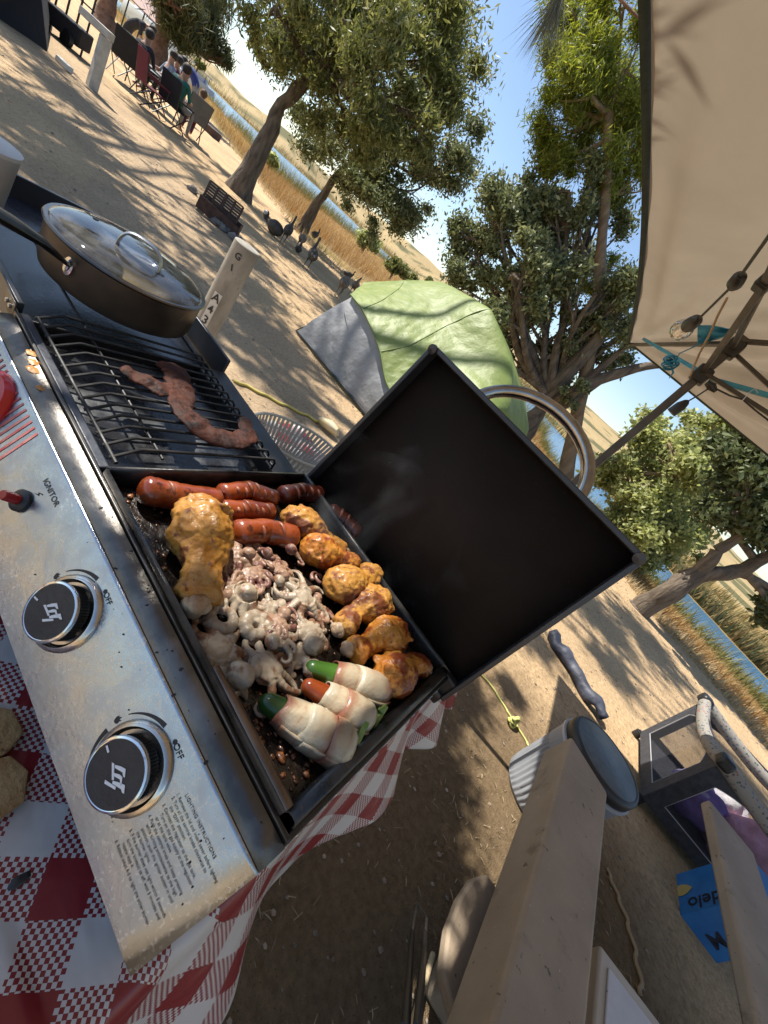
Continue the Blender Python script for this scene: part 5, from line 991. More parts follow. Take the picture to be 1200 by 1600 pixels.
# rounded blue-black bag and ropes on the ground
bag_m = M('navy_nylon', (.028, .032, .05), (.06, .065, .09), rough=.55, scale=20, bump=.006, bscale=25)
pb = [at(*q, 0.) for q in ((852, 992), (868, 1018), (890, 1052), (912, 1092), (940, 1130))]; pts = []; rs = []
for i in range(len(pb)-1):
    for k in range(6): p = pb[i].lerp(pb[i+1], k/6); pts.append(Vector((p.x, p.y, .05+.012*math.sin(i*6+k)))); rs.append((.06, .075, .05, .062, .05)[i]*(1-k/6)+(.06, .075, .05, .062, .05)[i+1]*k/6)
rs[0] = .02; o = MB().tube(pts, rs, 18, flat=.7, nz=.03, nzs=11).build('canopy_bag', bag_m, angle=180); tag(o, 'crumpled navy nylon storage bag lying on the sunny ground behind the round cooler', 'bag')
yel = M('yellow_rope', (.50, .40, .07), (.6, .5, .15), rough=.7, scale=90); lime = M('lime_cord', (.45, .46, .12), (.55, .55, .2), rough=.6, scale=90)
def rope(pxs, r_, mat, lab, cat, name, dz=0.):
    P = [at(px, py, 0.) for px, py in pxs]; G2 = [P, P]; pts = [bil(G2, 0, v) for v in np.linspace(0, len(P)-1.001, len(P)*7)]
    for i, p in enumerate(pts): p.z = gz(p)+r_+dz; p.x += .012*math.sin(i*.9)
    return tag(MB().tube(pts, r_, 7).build(name, mat, angle=180), lab, cat)
rope([(365, 596), (400, 612), (440, 632), (480, 650), (500, 662)], .011, yel, 'pale yellow hose lying across the dirt behind the basket', 'hose', 'garden_hose')
sq = at(509, 672, 0.); tag(MB().tube([sq+Vector((-.09, -.05, .04)), sq+Vector((-.06, -.03, .045)), sq+Vector((0, 0, .055)), sq+Vector((.06, .03, .05)), sq+Vector((.09, .05, .03))], [.012, .04, .055, .045, .015], 14, flat=.8).build('bottle_gourd', M('pale_yellow', (.55, .42, .2), (.6, .52, .35), rough=.5, scale=10)), 'pale yellow lumpy plug at the end of the hose beside the basket', 'plug')
rope([(735, 1046), (757, 1062), (772, 1082), (790, 1112), (808, 1140), (826, 1172)], .0055, lime, 'lime yellow rope running over the dirt toward the round cooler', 'rope', 'guy_rope')
kn = at(797, 1130, .01); mb = MB()
for k in range(5): mb.tube([kn+Vector((.024*math.cos(a+k)*(1-.1*k), .024*math.sin(a+k*1.3), .012+.01*k+.008*math.sin(2*a))) for a in np.linspace(0, 6.28, 15)[:-1]], .007, 6, close=True)
tag(mb.build('rope_knot', lime, angle=180), 'bright lime knot tied midway along the lime rope', 'knot')
rope([(943, 1358), (958, 1395), (975, 1440), (990, 1500), (998, 1560)], .008, M('tan_cable', (.38, .28, .16), rough=.6), 'tan cable lying on the dirt between the bench and the beer box', 'cable', 'power_cord')
# round cooler with ribbed side and black lid
tb = Vector((.82, 1.99, 0)); tr_ = .185; th_ = .44; tbo = empty('round_cooler', tb, 'round grey insulated tub with ribbed side and thick black lid standing behind the bench', 'cooler')
gp = M('cool_grey_plastic', (.25, .26, .28), (.31, .32, .34), rough=.5, scale=6); kb = MB(); n = 180; rows = [(tr_-.03, 0), (tr_-.015, .02), (tr_-.010, .06), (tr_-.002, .27), (tr_+.0, .275), (tr_+.004, .36)]
for k, (r_, z) in enumerate(rows):
    for j in range(n): a = 2*math.pi*j/n; rr = r_-(.006 if (j//2) % 2 and k in (2, 3) else 0); kb.v.append((tb.x+rr*math.cos(a), tb.y+rr*math.sin(a), z))
kb.f = [(i*n+j, i*n+(j+1) % n, (i+1)*n+(j+1) % n, (i+1)*n+j) for i in range(len(rows)-1) for j in range(n)]+[tuple(reversed(range(n)))]; kb.m = [0]*len(kb.f)
wp(kb, 'tub', gp, tbo, angle=35)
wp(MB().lathe([(tr_+.004, .355), (tr_+.010, .362), (tr_+.010, .372), (tr_-.004, .374), (tr_-.012, .36)], tb, 64), 'tub_rim', M('pale_rim', (.42, .43, .45), rough=.4), tbo)
wp(MB().lathe([(tr_-.006, .368), (tr_+.002, .378), (tr_+.002, .418), (tr_-.006, .428), (tr_-.014, .430), (tr_-.018, .427)], tb, 64), 'lid', plastic_black, tbo); wp(MB().lathe([(tr_-.018, .4265), (tr_-.022, .4295), (0, .4325)], tb, 64), 'lid_top', M('lid_blue_grey', (.06, .08, .095), (.09, .11, .125), rough=.45, scale=30, bump=.0006, bscale=120), tbo)
wp(MB().tube([tb+Vector((.03, -tr_-.006, .40)), tb+Vector((.04, -tr_-.02, .388)), tb+Vector((.05, -tr_-.008, .374))], .004, 8), 'latch', steel, tbo)
# playpen
px0, py0, px1, py1, ph_ = 1.45, 2.88, 2.58, 3.66, .565
pp = empty('playpen', (px0, py0, 0), 'dark folding playpen with mesh windows, patterned top rail and plush toys inside', 'playpen')
navy = M('charcoal_fabric', (.030, .031, .038), (.05, .05, .058), rough=.8, scale=30, bump=.001, bscale=200); piping = M('grey_piping', (.35, .35, .36), rough=.6)
m, t, out = nodes('playpen_mesh'); L = t.links.new; b_ = N(t, 'BsdfDiffuse'); b_.inputs[0].default_value = (.05, .05, .055, 1); tr = N(t, 'BsdfTransparent'); mm = N(t, 'MixShader'); ck = N(t, 'TexChecker'); ck.inputs['Scale'].default_value = 700; L(mapping(t, (1, 1, 1)), ck.inputs[0]); mm.inputs[0].default_value = .60; L(b_.outputs[0], mm.inputs[1]); L(tr.outputs[0], mm.inputs[2]); L(mm.outputs[0], out.inputs[0]); mesh_m = m
m, t, out = nodes('patterned_rail'); L = t.links.new; v = mapping(t); vo = N(t, 'TexVoronoi'); vo.inputs['Scale'].default_value = 46; L(v, vo.inputs[0]); nn = tex(t, 'TexNoise', 70, vec=v); ad = N(t, 'Math', operation='ADD'); ml = N(t, 'Math', operation='MULTIPLY'); ml.inputs[1].default_value = .25; L(nn.outputs[0], ml.inputs[0]); L(vo.outputs['Distance'], ad.inputs[0]); L(ml.outputs[0], ad.inputs[1]); f = ramp(t, ad.outputs[0], [(.44, 1.), (.48, 0.)]); hc_ = ramp(t, vo.outputs['Color'], [(.35, (.06, .09, .08)), (.5, (.32, .10, .07)), (.65, (.10, .12, .16))]); mx = N(t, 'MixRGB'); L(f, mx.inputs[0]); mx.inputs[1].default_value = (.25, .23, .20, 1); L(hc_, mx.inputs[2]); b_ = N(t, 'BsdfPrincipled', i_Roughness=.75); L(mx.outputs[0], b_.inputs['Base Color']); L(b_.outputs[0], out.inputs[0]); rail_m = m
def side(a, b_, name):   # side panel with fabric margins and an arched mesh window
    a, b_ = Vector((a[0], a[1], 0)), Vector((b_[0], b_[1], 0)); d = b_-a; Lh = d.length; d.normalize()
    def q(s_, z): return a+d*s_+Vector((0, 0, z))
    z0, z1 = .13, ph_-.05; s0, s1 = .09, Lh-.09; N_ = 24
    prt = [(s0+(s1-s0)*i/N_, z1-.0-.07*(2*i/N_-1)**4) for i in range(N_+1)]; mb = MB()
    mb.grid([[q(s_, .05), q(s_, z0)] for s_ in np.linspace(0, Lh, 9)]); mb.grid([[q(s_, z0), q(s_, ph_)] for s_ in (0, s0)]); mb.grid([[q(s_, z0), q(s_, ph_)] for s_ in (s1, Lh)]); mb.grid([[q(s_, z), q(s_, ph_)] for s_, z in prt])
    w = wp(mb, name, navy, pp, solid=.006, smooth=False)
    wp(MB().grid([[q(s_, z0), q(s_, z)] for s_, z in prt]), 'mesh_window', mesh_m, w, angle=180)
    wp(MB().tube([q(s0, z0)]+[q(s_, z)+Vector((0, 0, 0)) for s_, z in prt]+[q(s1, z0)], .004, 6, close=True), 'piping', piping, w)
side((px0, py0), (px1, py0), 'front_panel'); side((px0, py0), (px0, py1), 'side_panel'); side((px0, py1), (px1, py1), 'back_panel'); side((px1, py0), (px1, py1), 'side_panel')
for a, b_ in (((px0, py0), (px1, py0)), ((px0, py0), (px0, py1)), ((px0, py1), (px1, py1)), ((px1, py0), (px1, py1))):
    A, B = Vector((*a, ph_+.01)), Vector((*b_, ph_+.01)); n = 12; wp(MB().tube([A.lerp(B, i/n)+Vector((0, 0, -.06*math.sin(math.pi*i/n))) for i in range(n+1)], .036, 14, flat=1.15), 'top_rail', rail_m, pp)
for x in (px0, px1):
    for y in (py0, py1): wp(MB().box((x, y, ph_+.015), (.085, .085, .075)), 'corner_cap', plastic_black, pp, bevel=.02); wp(MB().lathe([(.03, 0), (.03, .05), (.018, .055), (.018, .06)], (x, y, 0), 12), 'foot', plastic_black, pp)
wp(MB().bb((px0+.01, py0+.01, .08), (px1-.01, py1-.01, .11)), 'floor_pad', navy, pp)
for lab, x, y, z, r_, c_ in (('purple plush toy behind the mesh of the playpen', 1.72, 3.12, .22, (.17, .13, .12), (.20, .13, .38)), ('pale pink blanket bundle in the playpen', 1.98, 3.10, .25, (.18, .14, .16), (.50, .27, .36)), ('white and grey striped bundle beside the purple plush toy', 1.86, 3.34, .30, (.14, .13, .14), (.5, .48, .5)), ('lilac cushion leaning in the near corner of the playpen', 1.66, 3.16, .22, (.12, .12, .11), (.36, .31, .50)), ('dark red cloth stuffed in the far end of the playpen', 2.16, 3.2, .28, (.12, .12, .16), (.25, .02, .05)), ('large pink plush at the bottom of the playpen window', 2.24, 3.03, .20, (.16, .1, .1), (.48, .26, .36))):
    tag(MB().blob((x, y, z), r_, .35, 2.2, 26, 18, seed=x*3).build('plush_toy' if 'plush' in lab else 'blanket', M('toy_'+lab.split()[0], c_, tuple(min(1, q*1.3) for q in c_), rough=.9, scale=20, bump=.01, bscale=30), angle=180), lab, 'plush toy' if 'plush' in lab else 'blanket')
# second bench, beer box, red cooler, tongs, stick
t2 = empty('picnic_bench', (1.56, 1.2, 0), 'second beige bench at the right edge in front of the playpen', 'bench'); wp(MB().prism([(1.425, -.5), (1.74, -.5), (1.72, 2.62), (1.45, 2.64)], .055, Matrix.Translation((0, 0, .395))), 'seat', concrete, t2, bevel=.012)
for y in (0., 1.5): wp(MB().bb((1.58, y, 0), (1.70, y+.18, .394)), 'leg', concrete, t2, bevel=.02)
bx = empty('beer_box', (1.95, 2.42, 0), 'blue cardboard beer box on the ground beneath the playpen end', 'cardboard box', rz=R(-38)); e0 = Vector((1.72, 2.39, 0))
p_a, p_b = at(1066, 1468, 0.), at(1168, 1506, 0.); ca = (p_b-p_a).normalized(); cb = Vector((-ca.y, ca.x, 0)); 
bcard = M('blue_carton', (.015, .13, .36), (.025, .17, .42), rough=.45, scale=12); COL.objects.unlink(bx)
p0 = at(1060, 1420, 0.); bx = empty('beer_box', p0, 'blue cardboard beer box on the ground beside the playpen, upside down lettering on its side', 'cardboard box')
bd = [at(1062, 1430, 0.), at(1120, 1506, 0.)]; u_ = (bd[1]-bd[0]); Lb = u_.length; u_.normalize(); w_ = Vector((-u_.y, u_.x, 0)); w_ = w_ if w_.y > 0 else -w_; hz = .40
mb = MB(); o_ = bd[0]; mb.add([o_, o_+u_*Lb, o_+u_*Lb+w_*.26, o_+w_*.26]+[q+Vector((0, 0, hz)) for q in (o_, o_+u_*Lb, o_+u_*Lb+w_*.26, o_+w_*.26)], [(3, 2, 1, 0), (4, 5, 6, 7), (0, 1, 5, 4), (1, 2, 6, 5), (2, 3, 7, 6), (3, 0, 4, 7)]); wp(mb, 'carton', bcard, bx, bevel=.003)
def carton_text(s_, org, ux, uy, size, mat, nm='printed_name', off=.0015, flat=.0002):
    cu = bpy.data.curves.new('x', 'FONT'); cu.body = s_; cu.size = size; cu.extrude = flat; cu.offset = .0018; o = bpy.data.objects.new('x', cu); COL.objects.link(o); dg = bpy.context.evaluated_depsgraph_get(); me = bpy.data.meshes.new_from_object(o.evaluated_get(dg)); COL.objects.unlink(o); nz_ = ux.cross(uy); me.materials.clear(); me.materials.append(mat); me.transform(Matrix.Translation(org+nz_*off) @ Matrix((ux, uy, nz_)).transposed().to_4x4()); o = bpy.data.objects.new(nm, me); COL.objects.link(o); o.parent = bx; o.location = -bx.location
dk = M('navy_print', (.01, .012, .03), rough=.5); gold = M('gold_print', (.45, .33, .12), rough=.4); Zv = Vector((0, 0, 1))
print('BOX', Lb, w_, u_)
carton_text('Modelo', o_+u_*.17+Zv*.04, Zv, -u_, .10, dk); carton_text('Modelo', o_+w_*.08+Zv*.36, -Zv, -w_, .10, dk)
carton_text('PREMIUM LAGER', o_+u_*(Lb-.05)+Zv*.06, Zv, -u_, .016, M('pale_print', (.35, .5, .7), rough=.5), nm='small_print') if False else None
em = [(0, .12), (.035, .12), (.045, .05), (.03, 0), (.0, -.045), (-.03, 0), (-.045, .05), (-.035, .12)]
wp(MB().prism([(x*.8, y*.6) for x, y in em], .001, Matrix.Translation(o_+w_*.14+Zv*.06-u_*.0022) @ Matrix((w_*-1, w_.cross(u_)*1, u_*-1)).transposed().to_4x4()), 'gold_emblem', gold, bx)
r0 = at(925, 1500, .34); r1_ = at(1030, 1602, .34); rc = empty('red_cooler', (r0.x, r0.y, 0), 'red ice cooler with white lid at the bottom edge beside the bench', 'cooler')
uu = Vector((.84, .10, 0)).normalized(); ww = Vector((-.25, -1, 0)).normalized(); c0 = at(960, 1500, .36); c1 = c0+Vector((.30, .03, 0)); yy = Vector((0, -.42, 0)); cc = [Vector((c0.x-.03, c0.y, 0)), Vector((c0.x+.30, c0.y+.03, 0)), Vector((c0.x+.30, c0.y-.45, 0)), Vector((c0.x-.03, c0.y-.45, 0))]
def hexa(cc, z0, z1, g=0.): ctr = sum(cc, Vector((0, 0, 0)))/4; c2 = [c+(c-ctr).normalized()*g for c in cc]; return MB().add([Vector((c.x, c.y, z0)) for c in c2]+[Vector((c.x, c.y, z1)) for c in c2], [(0, 1, 2, 3), (7, 6, 5, 4), (4, 5, 1, 0), (5, 6, 2, 1), (6, 7, 3, 2), (7, 4, 0, 3)])
wp(hexa(cc, 0, .30), 'cooler_body', M('red_plastic', (.30, .01, .012), rough=.4), rc, bevel=.01); wl = wp(hexa(cc, .301, .345, .012), 'lid', M('off_white_plastic', (.46, .42, .35), rough=.5), rc, bevel=.008); wp(hexa(cc, .3455, .352, -.035), 'lid_panel', M('cool_white_plastic', (.50, .51, .54), (.56, .57, .6), rough=.5, scale=14, spots=[(60, .68, (.2, .2, .2), .03)]), wl, bevel=.003)
tgo = empty('tongs', at(652, 1420, .03), 'long black barbecue tongs with steel ends leaning between table and bench', 'tongs'); tip = at(652, 1414, .03); e1, e2 = at(634, 1610, .42), at(652, 1610, .42)
for e, nm in ((e1, 0), (e2, 1)):
    m1 = tip.lerp(e, .33)+Vector(ex)*(.022 if nm else -.006); ar = wp(MB().tube([m1, m1.lerp(e, .5), e], [.009, .011, .012], 10, flat=.5), 'grip', plastic_black, tgo); wp(MB().tube([tip+Vector(ex)*(.004 if nm else 0), tip.lerp(m1, .5)+Vector(ex)*(.016 if nm else -.001), m1], [.006, .005, .005], 8, flat=.5), 'steel_end', steel, ar)
tag(MB().tube([at(676, 1492, .02), at(645, 1600, .25), at(640, 1625, .32)], .008, 10).build('wooden_stick', M('pale_wood', (.55, .42, .25), (.65, .52, .34), rough=.7, scale=30)), 'pale wooden stick leaning beside the black tongs', 'stick')
# ================================================================ MIDDLE DISTANCE
rust = M('rusty_steel', (.05, .028, .02), (.10, .055, .04), rough=.8, scale=14, bump=.002); fp = empty('fire_ring', (-6.45, 4.1, 0), 'rusty rectangular steel camp fire ring with two raised grill grates', 'fire ring')
fa = at(300, 322, 0.); fb_ = at(370, 372, 0.); fa = at(304, 326, 0.); fb_ = at(366, 374, 0.); fu = (fb_-fa); FL = fu.length; fu.normalize(); fw_ = Vector((-fu.y, fu.x, 0)); fw_ = -fw_ if fw_.dot(Vector((-1, 1, 0))) < 0 else fw_
for a, b_ in ((fa, fb_), (fa+fw_*.45, fb_+fw_*.45), (fa, fa+fw_*.45), (fb_, fb_+fw_*.45)): wp(MB().beam(a+Vector((0, 0, .12)), b_+Vector((0, 0, .08)), .012, .17), 'steel_side', rust, fp)
wp(MB().bb((0, 0, 0), (.01, .01, .01)).__class__().blob(fa+fu*FL*.5+fw_*.22, (FL*.4, .2, .06), .5, 3, 16, 8), 'ash_heap', M('ash', (.12, .11, .1), (.3, .29, .27), rough=.95, scale=10), fp)
for s0_ in (.02, FL*.46):
    gm = MB(); o_ = fa+fu*s0_+fw_*.12; tl = (Zv*.95+fw_*.25).normalized(); W_ = FL*.40; Hh = .25; base = o_+Zv*.16
    gm2 = wp(MB().beam(base, base+fu*W_, .03, .03), 'grate_frame', rust, fp)
    for a, b_ in ((base+tl*Hh, base+tl*Hh+fu*W_), (base, base+tl*Hh), (base+fu*W_, base+fu*W_+tl*Hh), (base+fu*W_*.5, base+fu*W_*.5+tl*Hh)): wp(MB().beam(a, b_, .03, .02), 'frame_bar', rust, gm2)
    for k in range(6): q = base+tl*Hh*(k+.5)/6; 
    for k in range(1, 7): q = base+tl*Hh*k/7; wp(MB().beam(q+fu*(.0 if k % 2 else .0), q+fu*W_, .014, .022), 'grate_bar', rust, gm2)
stn = M('grey_rock', (.14, .13, .12), (.24, .22, .2), rough=.9, scale=8)
for i, (px, py) in enumerate(((300, 300), (345, 358), (362, 374), (352, 362), (335, 350), (372, 380))): p = at(px, py, 0.); tag(MB().blob(p+Zv*.03, (.09, .07, .06), .5, 2, 10, 7, seed=i).build('stone', stn), ['stone at the left end of the steel fire ring', 'grey stone below the fire ring, second from the number post', 'grey stone nearest to the top of the number post', 'small stone between two others below the fire ring', 'stone under the middle of the fire ring', 'dark stone just past the right end of the fire ring'][i], 'stone')
# white timber post with arm
tp0 = at(143, 138, 0.); wt = M('weathered_white_paint', (.50, .48, .42), (.40, .37, .32), rough=.8, scale=12); tpo = empty('timber_post', tp0, 'white painted timber post with a short side arm in front of the camp group', 'post')
wp(MB().box(tp0+Zv*.36, (.14, .14, .74)), 'upright', wt, tpo, bevel=.004); ad_ = Vector(-RT); wp(MB().beam(tp0+Zv*.79+Vector(RT)*.09, tp0+Zv*.79-Vector(RT)*.42-Vector(_fh)*.1, .13, .10), 'arm', wt, tpo, bevel=.004)
# geese
goose_m = M('goose_feathers', (.035, .030, .026), (.10, .08, .06), rough=.8, scale=12); goose_b = M('goose_brown', (.14, .10, .07), (.26, .2, .15), rough=.8, scale=10); wht = M('white_feathers', (.6, .58, .54), rough=.8)
def goose(pose, mat):
    mb = MB(); mb.blob((0, 0, .40), (.27, .13, .14), .08, 2, 16, 10, rot=Matrix.Rotation(R(-12), 3, 'Y')); mb.tube([(-.20, 0, .42), (-.34, 0, .38)], [.07, .02], 8, flat=.5)
    nk = {0: [(.20, 0, .46), (.27, 0, .56), (.25, 0, .68), (.27, 0, .78)], 1: [(.20, 0, .44), (.33, 0, .38), (.40, 0, .24), (.44, 0, .12)], 2: [(.18, 0, .46), (.25, 0, .56), (.22, .02, .64), (.25, .04, .70)]}[pose]
    mb.tube(nk, [.065, .04, .032, .034], 10); h = Vector(nk[-1]); mb.blob(h, (.05, .034, .036), 0, 1, 10, 7); d = Vector((.09, 0, -.01)) if pose != 1 else Vector((.05, 0, -.08)); mb.tube([h+d*.3, h+d], [.022, .008], 8)
    for s_ in (-.05, .05):
        o_ = .07*(1 if s_ > 0 else -1); mb.tube([(.0, s_, .32), (o_*.5, s_, .17), (o_, s_, .02)], [.035, .014, .011], 8); mb.tube([(o_-.02, s_, .012), (o_+.08, s_, .010)], [.02, .03], 8, flat=.35)
    o = mb.build('goose', mat, angle=180, remesh=.013); bake(o); o.data.polygons.foreach_set('use_smooth', [True]*len(o.data.polygons)); return o
gs = [goose(0, goose_m), goose(1, goose_b), goose(2, goose_m)]
gl = [((440, 379), 0, 2.4, 'goose standing upright at the left end of the standing flock', .85), ((463, 390), 1, -.6, 'brown goose bending its neck down between two upright geese', .8), ((485, 379), 2, 2.0, 'goose standing behind the thin trunk on the sunny strip', .75), ((476, 420), 0, 2.6, 'dark goose with tall neck in the shade at the front of the flock', .9), ((524, 464), 1, 2.2, 'dark goose feeding close to the green tent', .95), ((537, 440), 2, 1.2, 'goose farthest behind near the top of the tent', .6), ((545, 462), 2, -.9, 'pale brown goose touching the edge of the green tent', .8)]
used_ = set()
for (px, py), k, rz, lab, sc in gl:
    o = gs[k] if k not in used_ else gs[k].copy()
    if k in used_: COL.objects.link(o)
    used_.add(k); p = at(px, py, 0.); o.location = (p.x, p.y, gz(p)); o.rotation_euler.z = rz; o.scale = (sc*.85,)*3; tag(o, lab, 'goose', 'geese walking by the shore')
    if 'pale brown' in lab: o.data = o.data.copy(); o.data.materials[0] = goose_b
lg_ = MB(); p = at(408, 350, 0.); q = at(425, 366, 0.)
d_ = (q-p).normalized(); lg_.blob(q+Zv*.14, (.22, .15, .14), .1, 2, 12, 8); lg_.tube([q+Zv*.16, p.lerp(q, .5)+Zv*.14, p+Zv*.17], [.10, .06, .05], 10); lg_.blob(p+Zv*.22, (.07, .06, .08), .1, 2, 10, 7); o = lg_.build('goose', goose_m, angle=180, remesh=.015); bake(o); tag(o, 'goose lying flat on the shaded strip left of the standing flock', 'goose', 'geese walking by the shore'); cch = MB().blob(p+Zv*.24-Vector(_fh)*.03, (.05, .05, .045), .1, 2, 10, 7).build('cheek_patch', wht); cch.parent = o
gsl = at(464, 394, 0.); tag(MB().blob(gsl+Zv*.07, (.09, .06, .07), .2, 2, 10, 7).tube([gsl+Zv*.1, gsl+Zv*.2], [.03, .025], 8).build('gosling', goose_m, angle=180), 'small young bird between the bending goose and the dark tall goose', 'bird')
# ---------------- camp group in the distance
def mats_of(c, n): return M(n, c, tuple(min(1, q*1.25) for q in c), rough=.85, scale=8)
skin = M('skin', (.36, .20, .13), rough=.6); hair = M('dark_hair', (.02, .015, .012), rough=.7)
BONES = {'pel': (0, 0, 0), }
def person(lab, p, rz, shirt, pants, pose='sit', sc=1., hairc=None):
    if pose == 'sit': J_ = dict(pel=(0, 0, .46), che=(-.06, 0, .82), nek=(-.05, 0, .98), hed=(-.02, 0, 1.10), top=(-.02, 0, 1.20), ls=(-.06, .19, .93), le=(.02, .25, .68), lh=(.24, .16, .62), rs=(-.06, -.19, .93), re=(.04, -.25, .68), rh=(.26, -.15, .66), lk=(.44, .12, .50), la=(.48, .13, .10), lt=(.60, .14, .04), rk=(.44, -.12, .50), ra=(.46, -.13, .10), rt=(.58, -.14, .04))
    elif pose == 'lean': J_ = dict(pel=(0, 0, .92), che=(.34, 0, 1.18), nek=(.50, 0, 1.22), hed=(.60, 0, 1.24), top=(.68, 0, 1.24), ls=(.42, .19, 1.18), le=(.46, .22, .92), lh=(.56, .15, .72), rs=(.42, -.19, 1.18), re=(.48, -.2, .92), rh=(.60, -.13, .74), lk=(.05, .10, .50), la=(-.03, .11, .09), lt=(.1, .12, .04), rk=(.02, -.10, .50), ra=(-.06, -.11, .09), rt=(.08, -.12, .04))
    else: J_ = dict(pel=(0, 0, .94), che=(0, 0, 1.30), nek=(0, 0, 1.48), hed=(.02, 0, 1.60), top=(.02, 0, 1.70), ls=(0, .19, 1.42), le=(.02, .25, 1.15), lh=(.16, .2, .96), rs=(0, -.19, 1.42), re=(.12, -.25, 1.2), rh=(.32, -.12, 1.28), lk=(.03, .10, .50), la=(-.02, .11, .09), lt=(.12, .13, .04), rk=(-.02, -.10, .50), ra=(-.05, -.11, .09), rt=(.08, -.12, .04))
    RAD = dict(pel=.15, che=.155, nek=.055, hed=.095, top=.07, ls=.065, le=.045, lh=.035, rs=.065, re=.045, rh=.035, lk=.062, la=.042, lt=.035, rk=.062, ra=.042, rt=.035)
    E_ = [('pel', 'che'), ('che', 'nek'), ('nek', 'hed'), ('hed', 'top'), ('che', 'ls'), ('ls', 'le'), ('le', 'lh'), ('che', 'rs'), ('rs', 're'), ('re', 'rh'), ('pel', 'lk'), ('lk', 'la'), ('la', 'lt'), ('pel', 'rk'), ('rk', 'ra'), ('ra', 'rt')]
    ks = list(J_); me = bpy.data.meshes.new('person'); me.from_pydata([Vector(J_[k])*sc for k in ks], [(ks.index(a), ks.index(b)) for a, b in E_], []); o = bpy.data.objects.new('person', me); COL.objects.link(o); md = o.modifiers.new('s', 'SKIN'); 
    for i, k in enumerate(ks): r_ = RAD[k]*sc; me.skin_vertices[0].data[i].radius = (r_, r_*.85); me.skin_vertices[0].data[i].use_root = (k == 'pel')
    o.modifiers.new('u', 'SUBSURF').render_levels = 1; bake(o); me = o.data; me.materials.clear()
    for m_ in (shirt, pants, skin): me.materials.append(m_)
    segs = [(Vector(J_[a])*sc, Vector(J_[b])*sc, (0 if a in ('pel', 'che', 'ls', 'rs') and b in ('che', 'ls', 'rs', 'le', 're') else 1 if a in ('pel', 'lk', 'rk') else 2)) for a, b in E_]
    for pl in me.polygons:
        c = pl.center; best = (9, 0)
        for a, b, k in segs: t_ = max(0, min(1, (c-a).dot(b-a)/(b-a).length_squared)); dd = (c-a.lerp(b, t_)).length; best = min(best, (dd, k))
        pl.material_index = best[1]; pl.use_smooth = True
    h = MB().blob(Vector(J_['top'])*sc*.55+Vector(J_['hed'])*sc*.45+Vector((-.02, 0, .015)), (.105*sc, .10*sc, .105*sc), .1, 2, 14, 10).build('hair', hairc or hair, o, angle=180)
    o.location = (p.x, p.y, gz(p)); o.rotation_euler.z = rz; return tag(o, lab, 'person')
def camp_chair(lab, p, rz, mat, sc=1.):
    o = empty('camp_chair', (p.x, p.y, gz(p)), lab, 'camp chair', 'folding chairs of the distant camp group', rz); S_ = sc
    MB().bb((-.24*S_, -.26*S_, .40*S_), (.24*S_, .26*S_, .425*S_)).build('seat', mat, o, bevel=.01); MB().box((-.30*S_, 0, .68*S_), (.03, .54*S_, .56*S_), Matrix.Rotation(R(-14), 3, 'Y')).build('backrest', mat, o, bevel=.015)
    for s_ in (-1, 1):
        MB().tube([(-.24*S_, s_*.27*S_, .02), (.24*S_, s_*.27*S_, .42*S_)], .012, 6).build('leg', blk, o); MB().tube([(.24*S_, s_*.27*S_, .02), (-.24*S_, s_*.27*S_, .42*S_), (-.36*S_, s_*.27*S_, .94*S_)], .012, 6).build('leg', blk, o); MB().bb((-.28*S_, s_*.30*S_-.03, .60*S_), (.22*S_, s_*.30*S_+.03, .63*S_)).build('armrest', mat, o); MB().tube([(.22*S_, s_*.28*S_, .41*S_), (.22*S_, s_*.29*S_, .61*S_)], .010, 6).build('arm_post', blk, o)
    return o
cb_ = mats_of((.012, .012, .014), 'black_canvas'); cr_ = mats_of((.11, .008, .016), 'red_canvas'); cg_ = mats_of((.13, .13, .125), 'grey_canvas')  # canvas colours darkened to stand for the shade over the group
fr_ = math.atan2(_fh[1], _fh[0])
seats = [((208, 140), cb_, 'black camp chair farthest left, right of the white timber post', fr_+.2), ((226, 168), cr_, 'dark red camp chair second from the left', fr_-.3), ((262, 196), cb_, 'wide black camp chair seen from behind in the middle of the group', fr_+.1), ((243, 160), cg_, 'grey camp chair on the far side of the group', fr_+2.8), ((292, 212), cg_, 'low grey camp chair at the right end of the group', fr_+.9), ((190, 128), cb_, 'black camp chair half hidden behind the white timber post', fr_+.5)]
for (px, py), mt_, lab, rz in seats: camp_chair(lab, at(px, py, 0.), rz, mt_, .95)
teal = mats_of((.02, .12, .10), 'teal_shirt'); bl = mats_of((.02, .035, .16), 'royal_blue_shirt'); pu = mats_of((.24, .08, .26), 'purple_shirt'); dkc = mats_of((.02, .02, .025), 'black_clothes'); pbl = mats_of((.2, .24, .3), 'pale_blue_shirt'); gry = mats_of((.2, .2, .2), 'grey_trousers'); rd = mats_of((.15, .025, .03), 'red_shirt')  # clothes coloured darker in place of the shade the group sits in
person('person in black seated in the leftmost black camp chair, seen from behind', at(208, 140, 0.), fr_+.2, dkc, dkc); person('person in a pale blue top sitting on the far side facing the camera', at(243, 160, 0.), fr_+2.8, pbl, gry); person('person in a teal shirt seated in the wide black chair', at(262, 196, 0.), fr_+.1, teal, gry)
person('person in a royal blue shirt bending over beside the teal shirt', at(291, 185, 0.), fr_+1.9, bl, gry, 'lean'); person('child in a purple shirt seated at the right end of the group', at(292, 212, 0.), fr_+.9, pu, mats_of((.08, .02, .04), 'maroon_trousers'), sc=.85, hairc=M('brown_hair', (.14, .07, .03), rough=.7)); person('person in a red shirt sitting behind the table between two chairs', at(252, 165, 0.), fr_+2.3, rd, dkc)
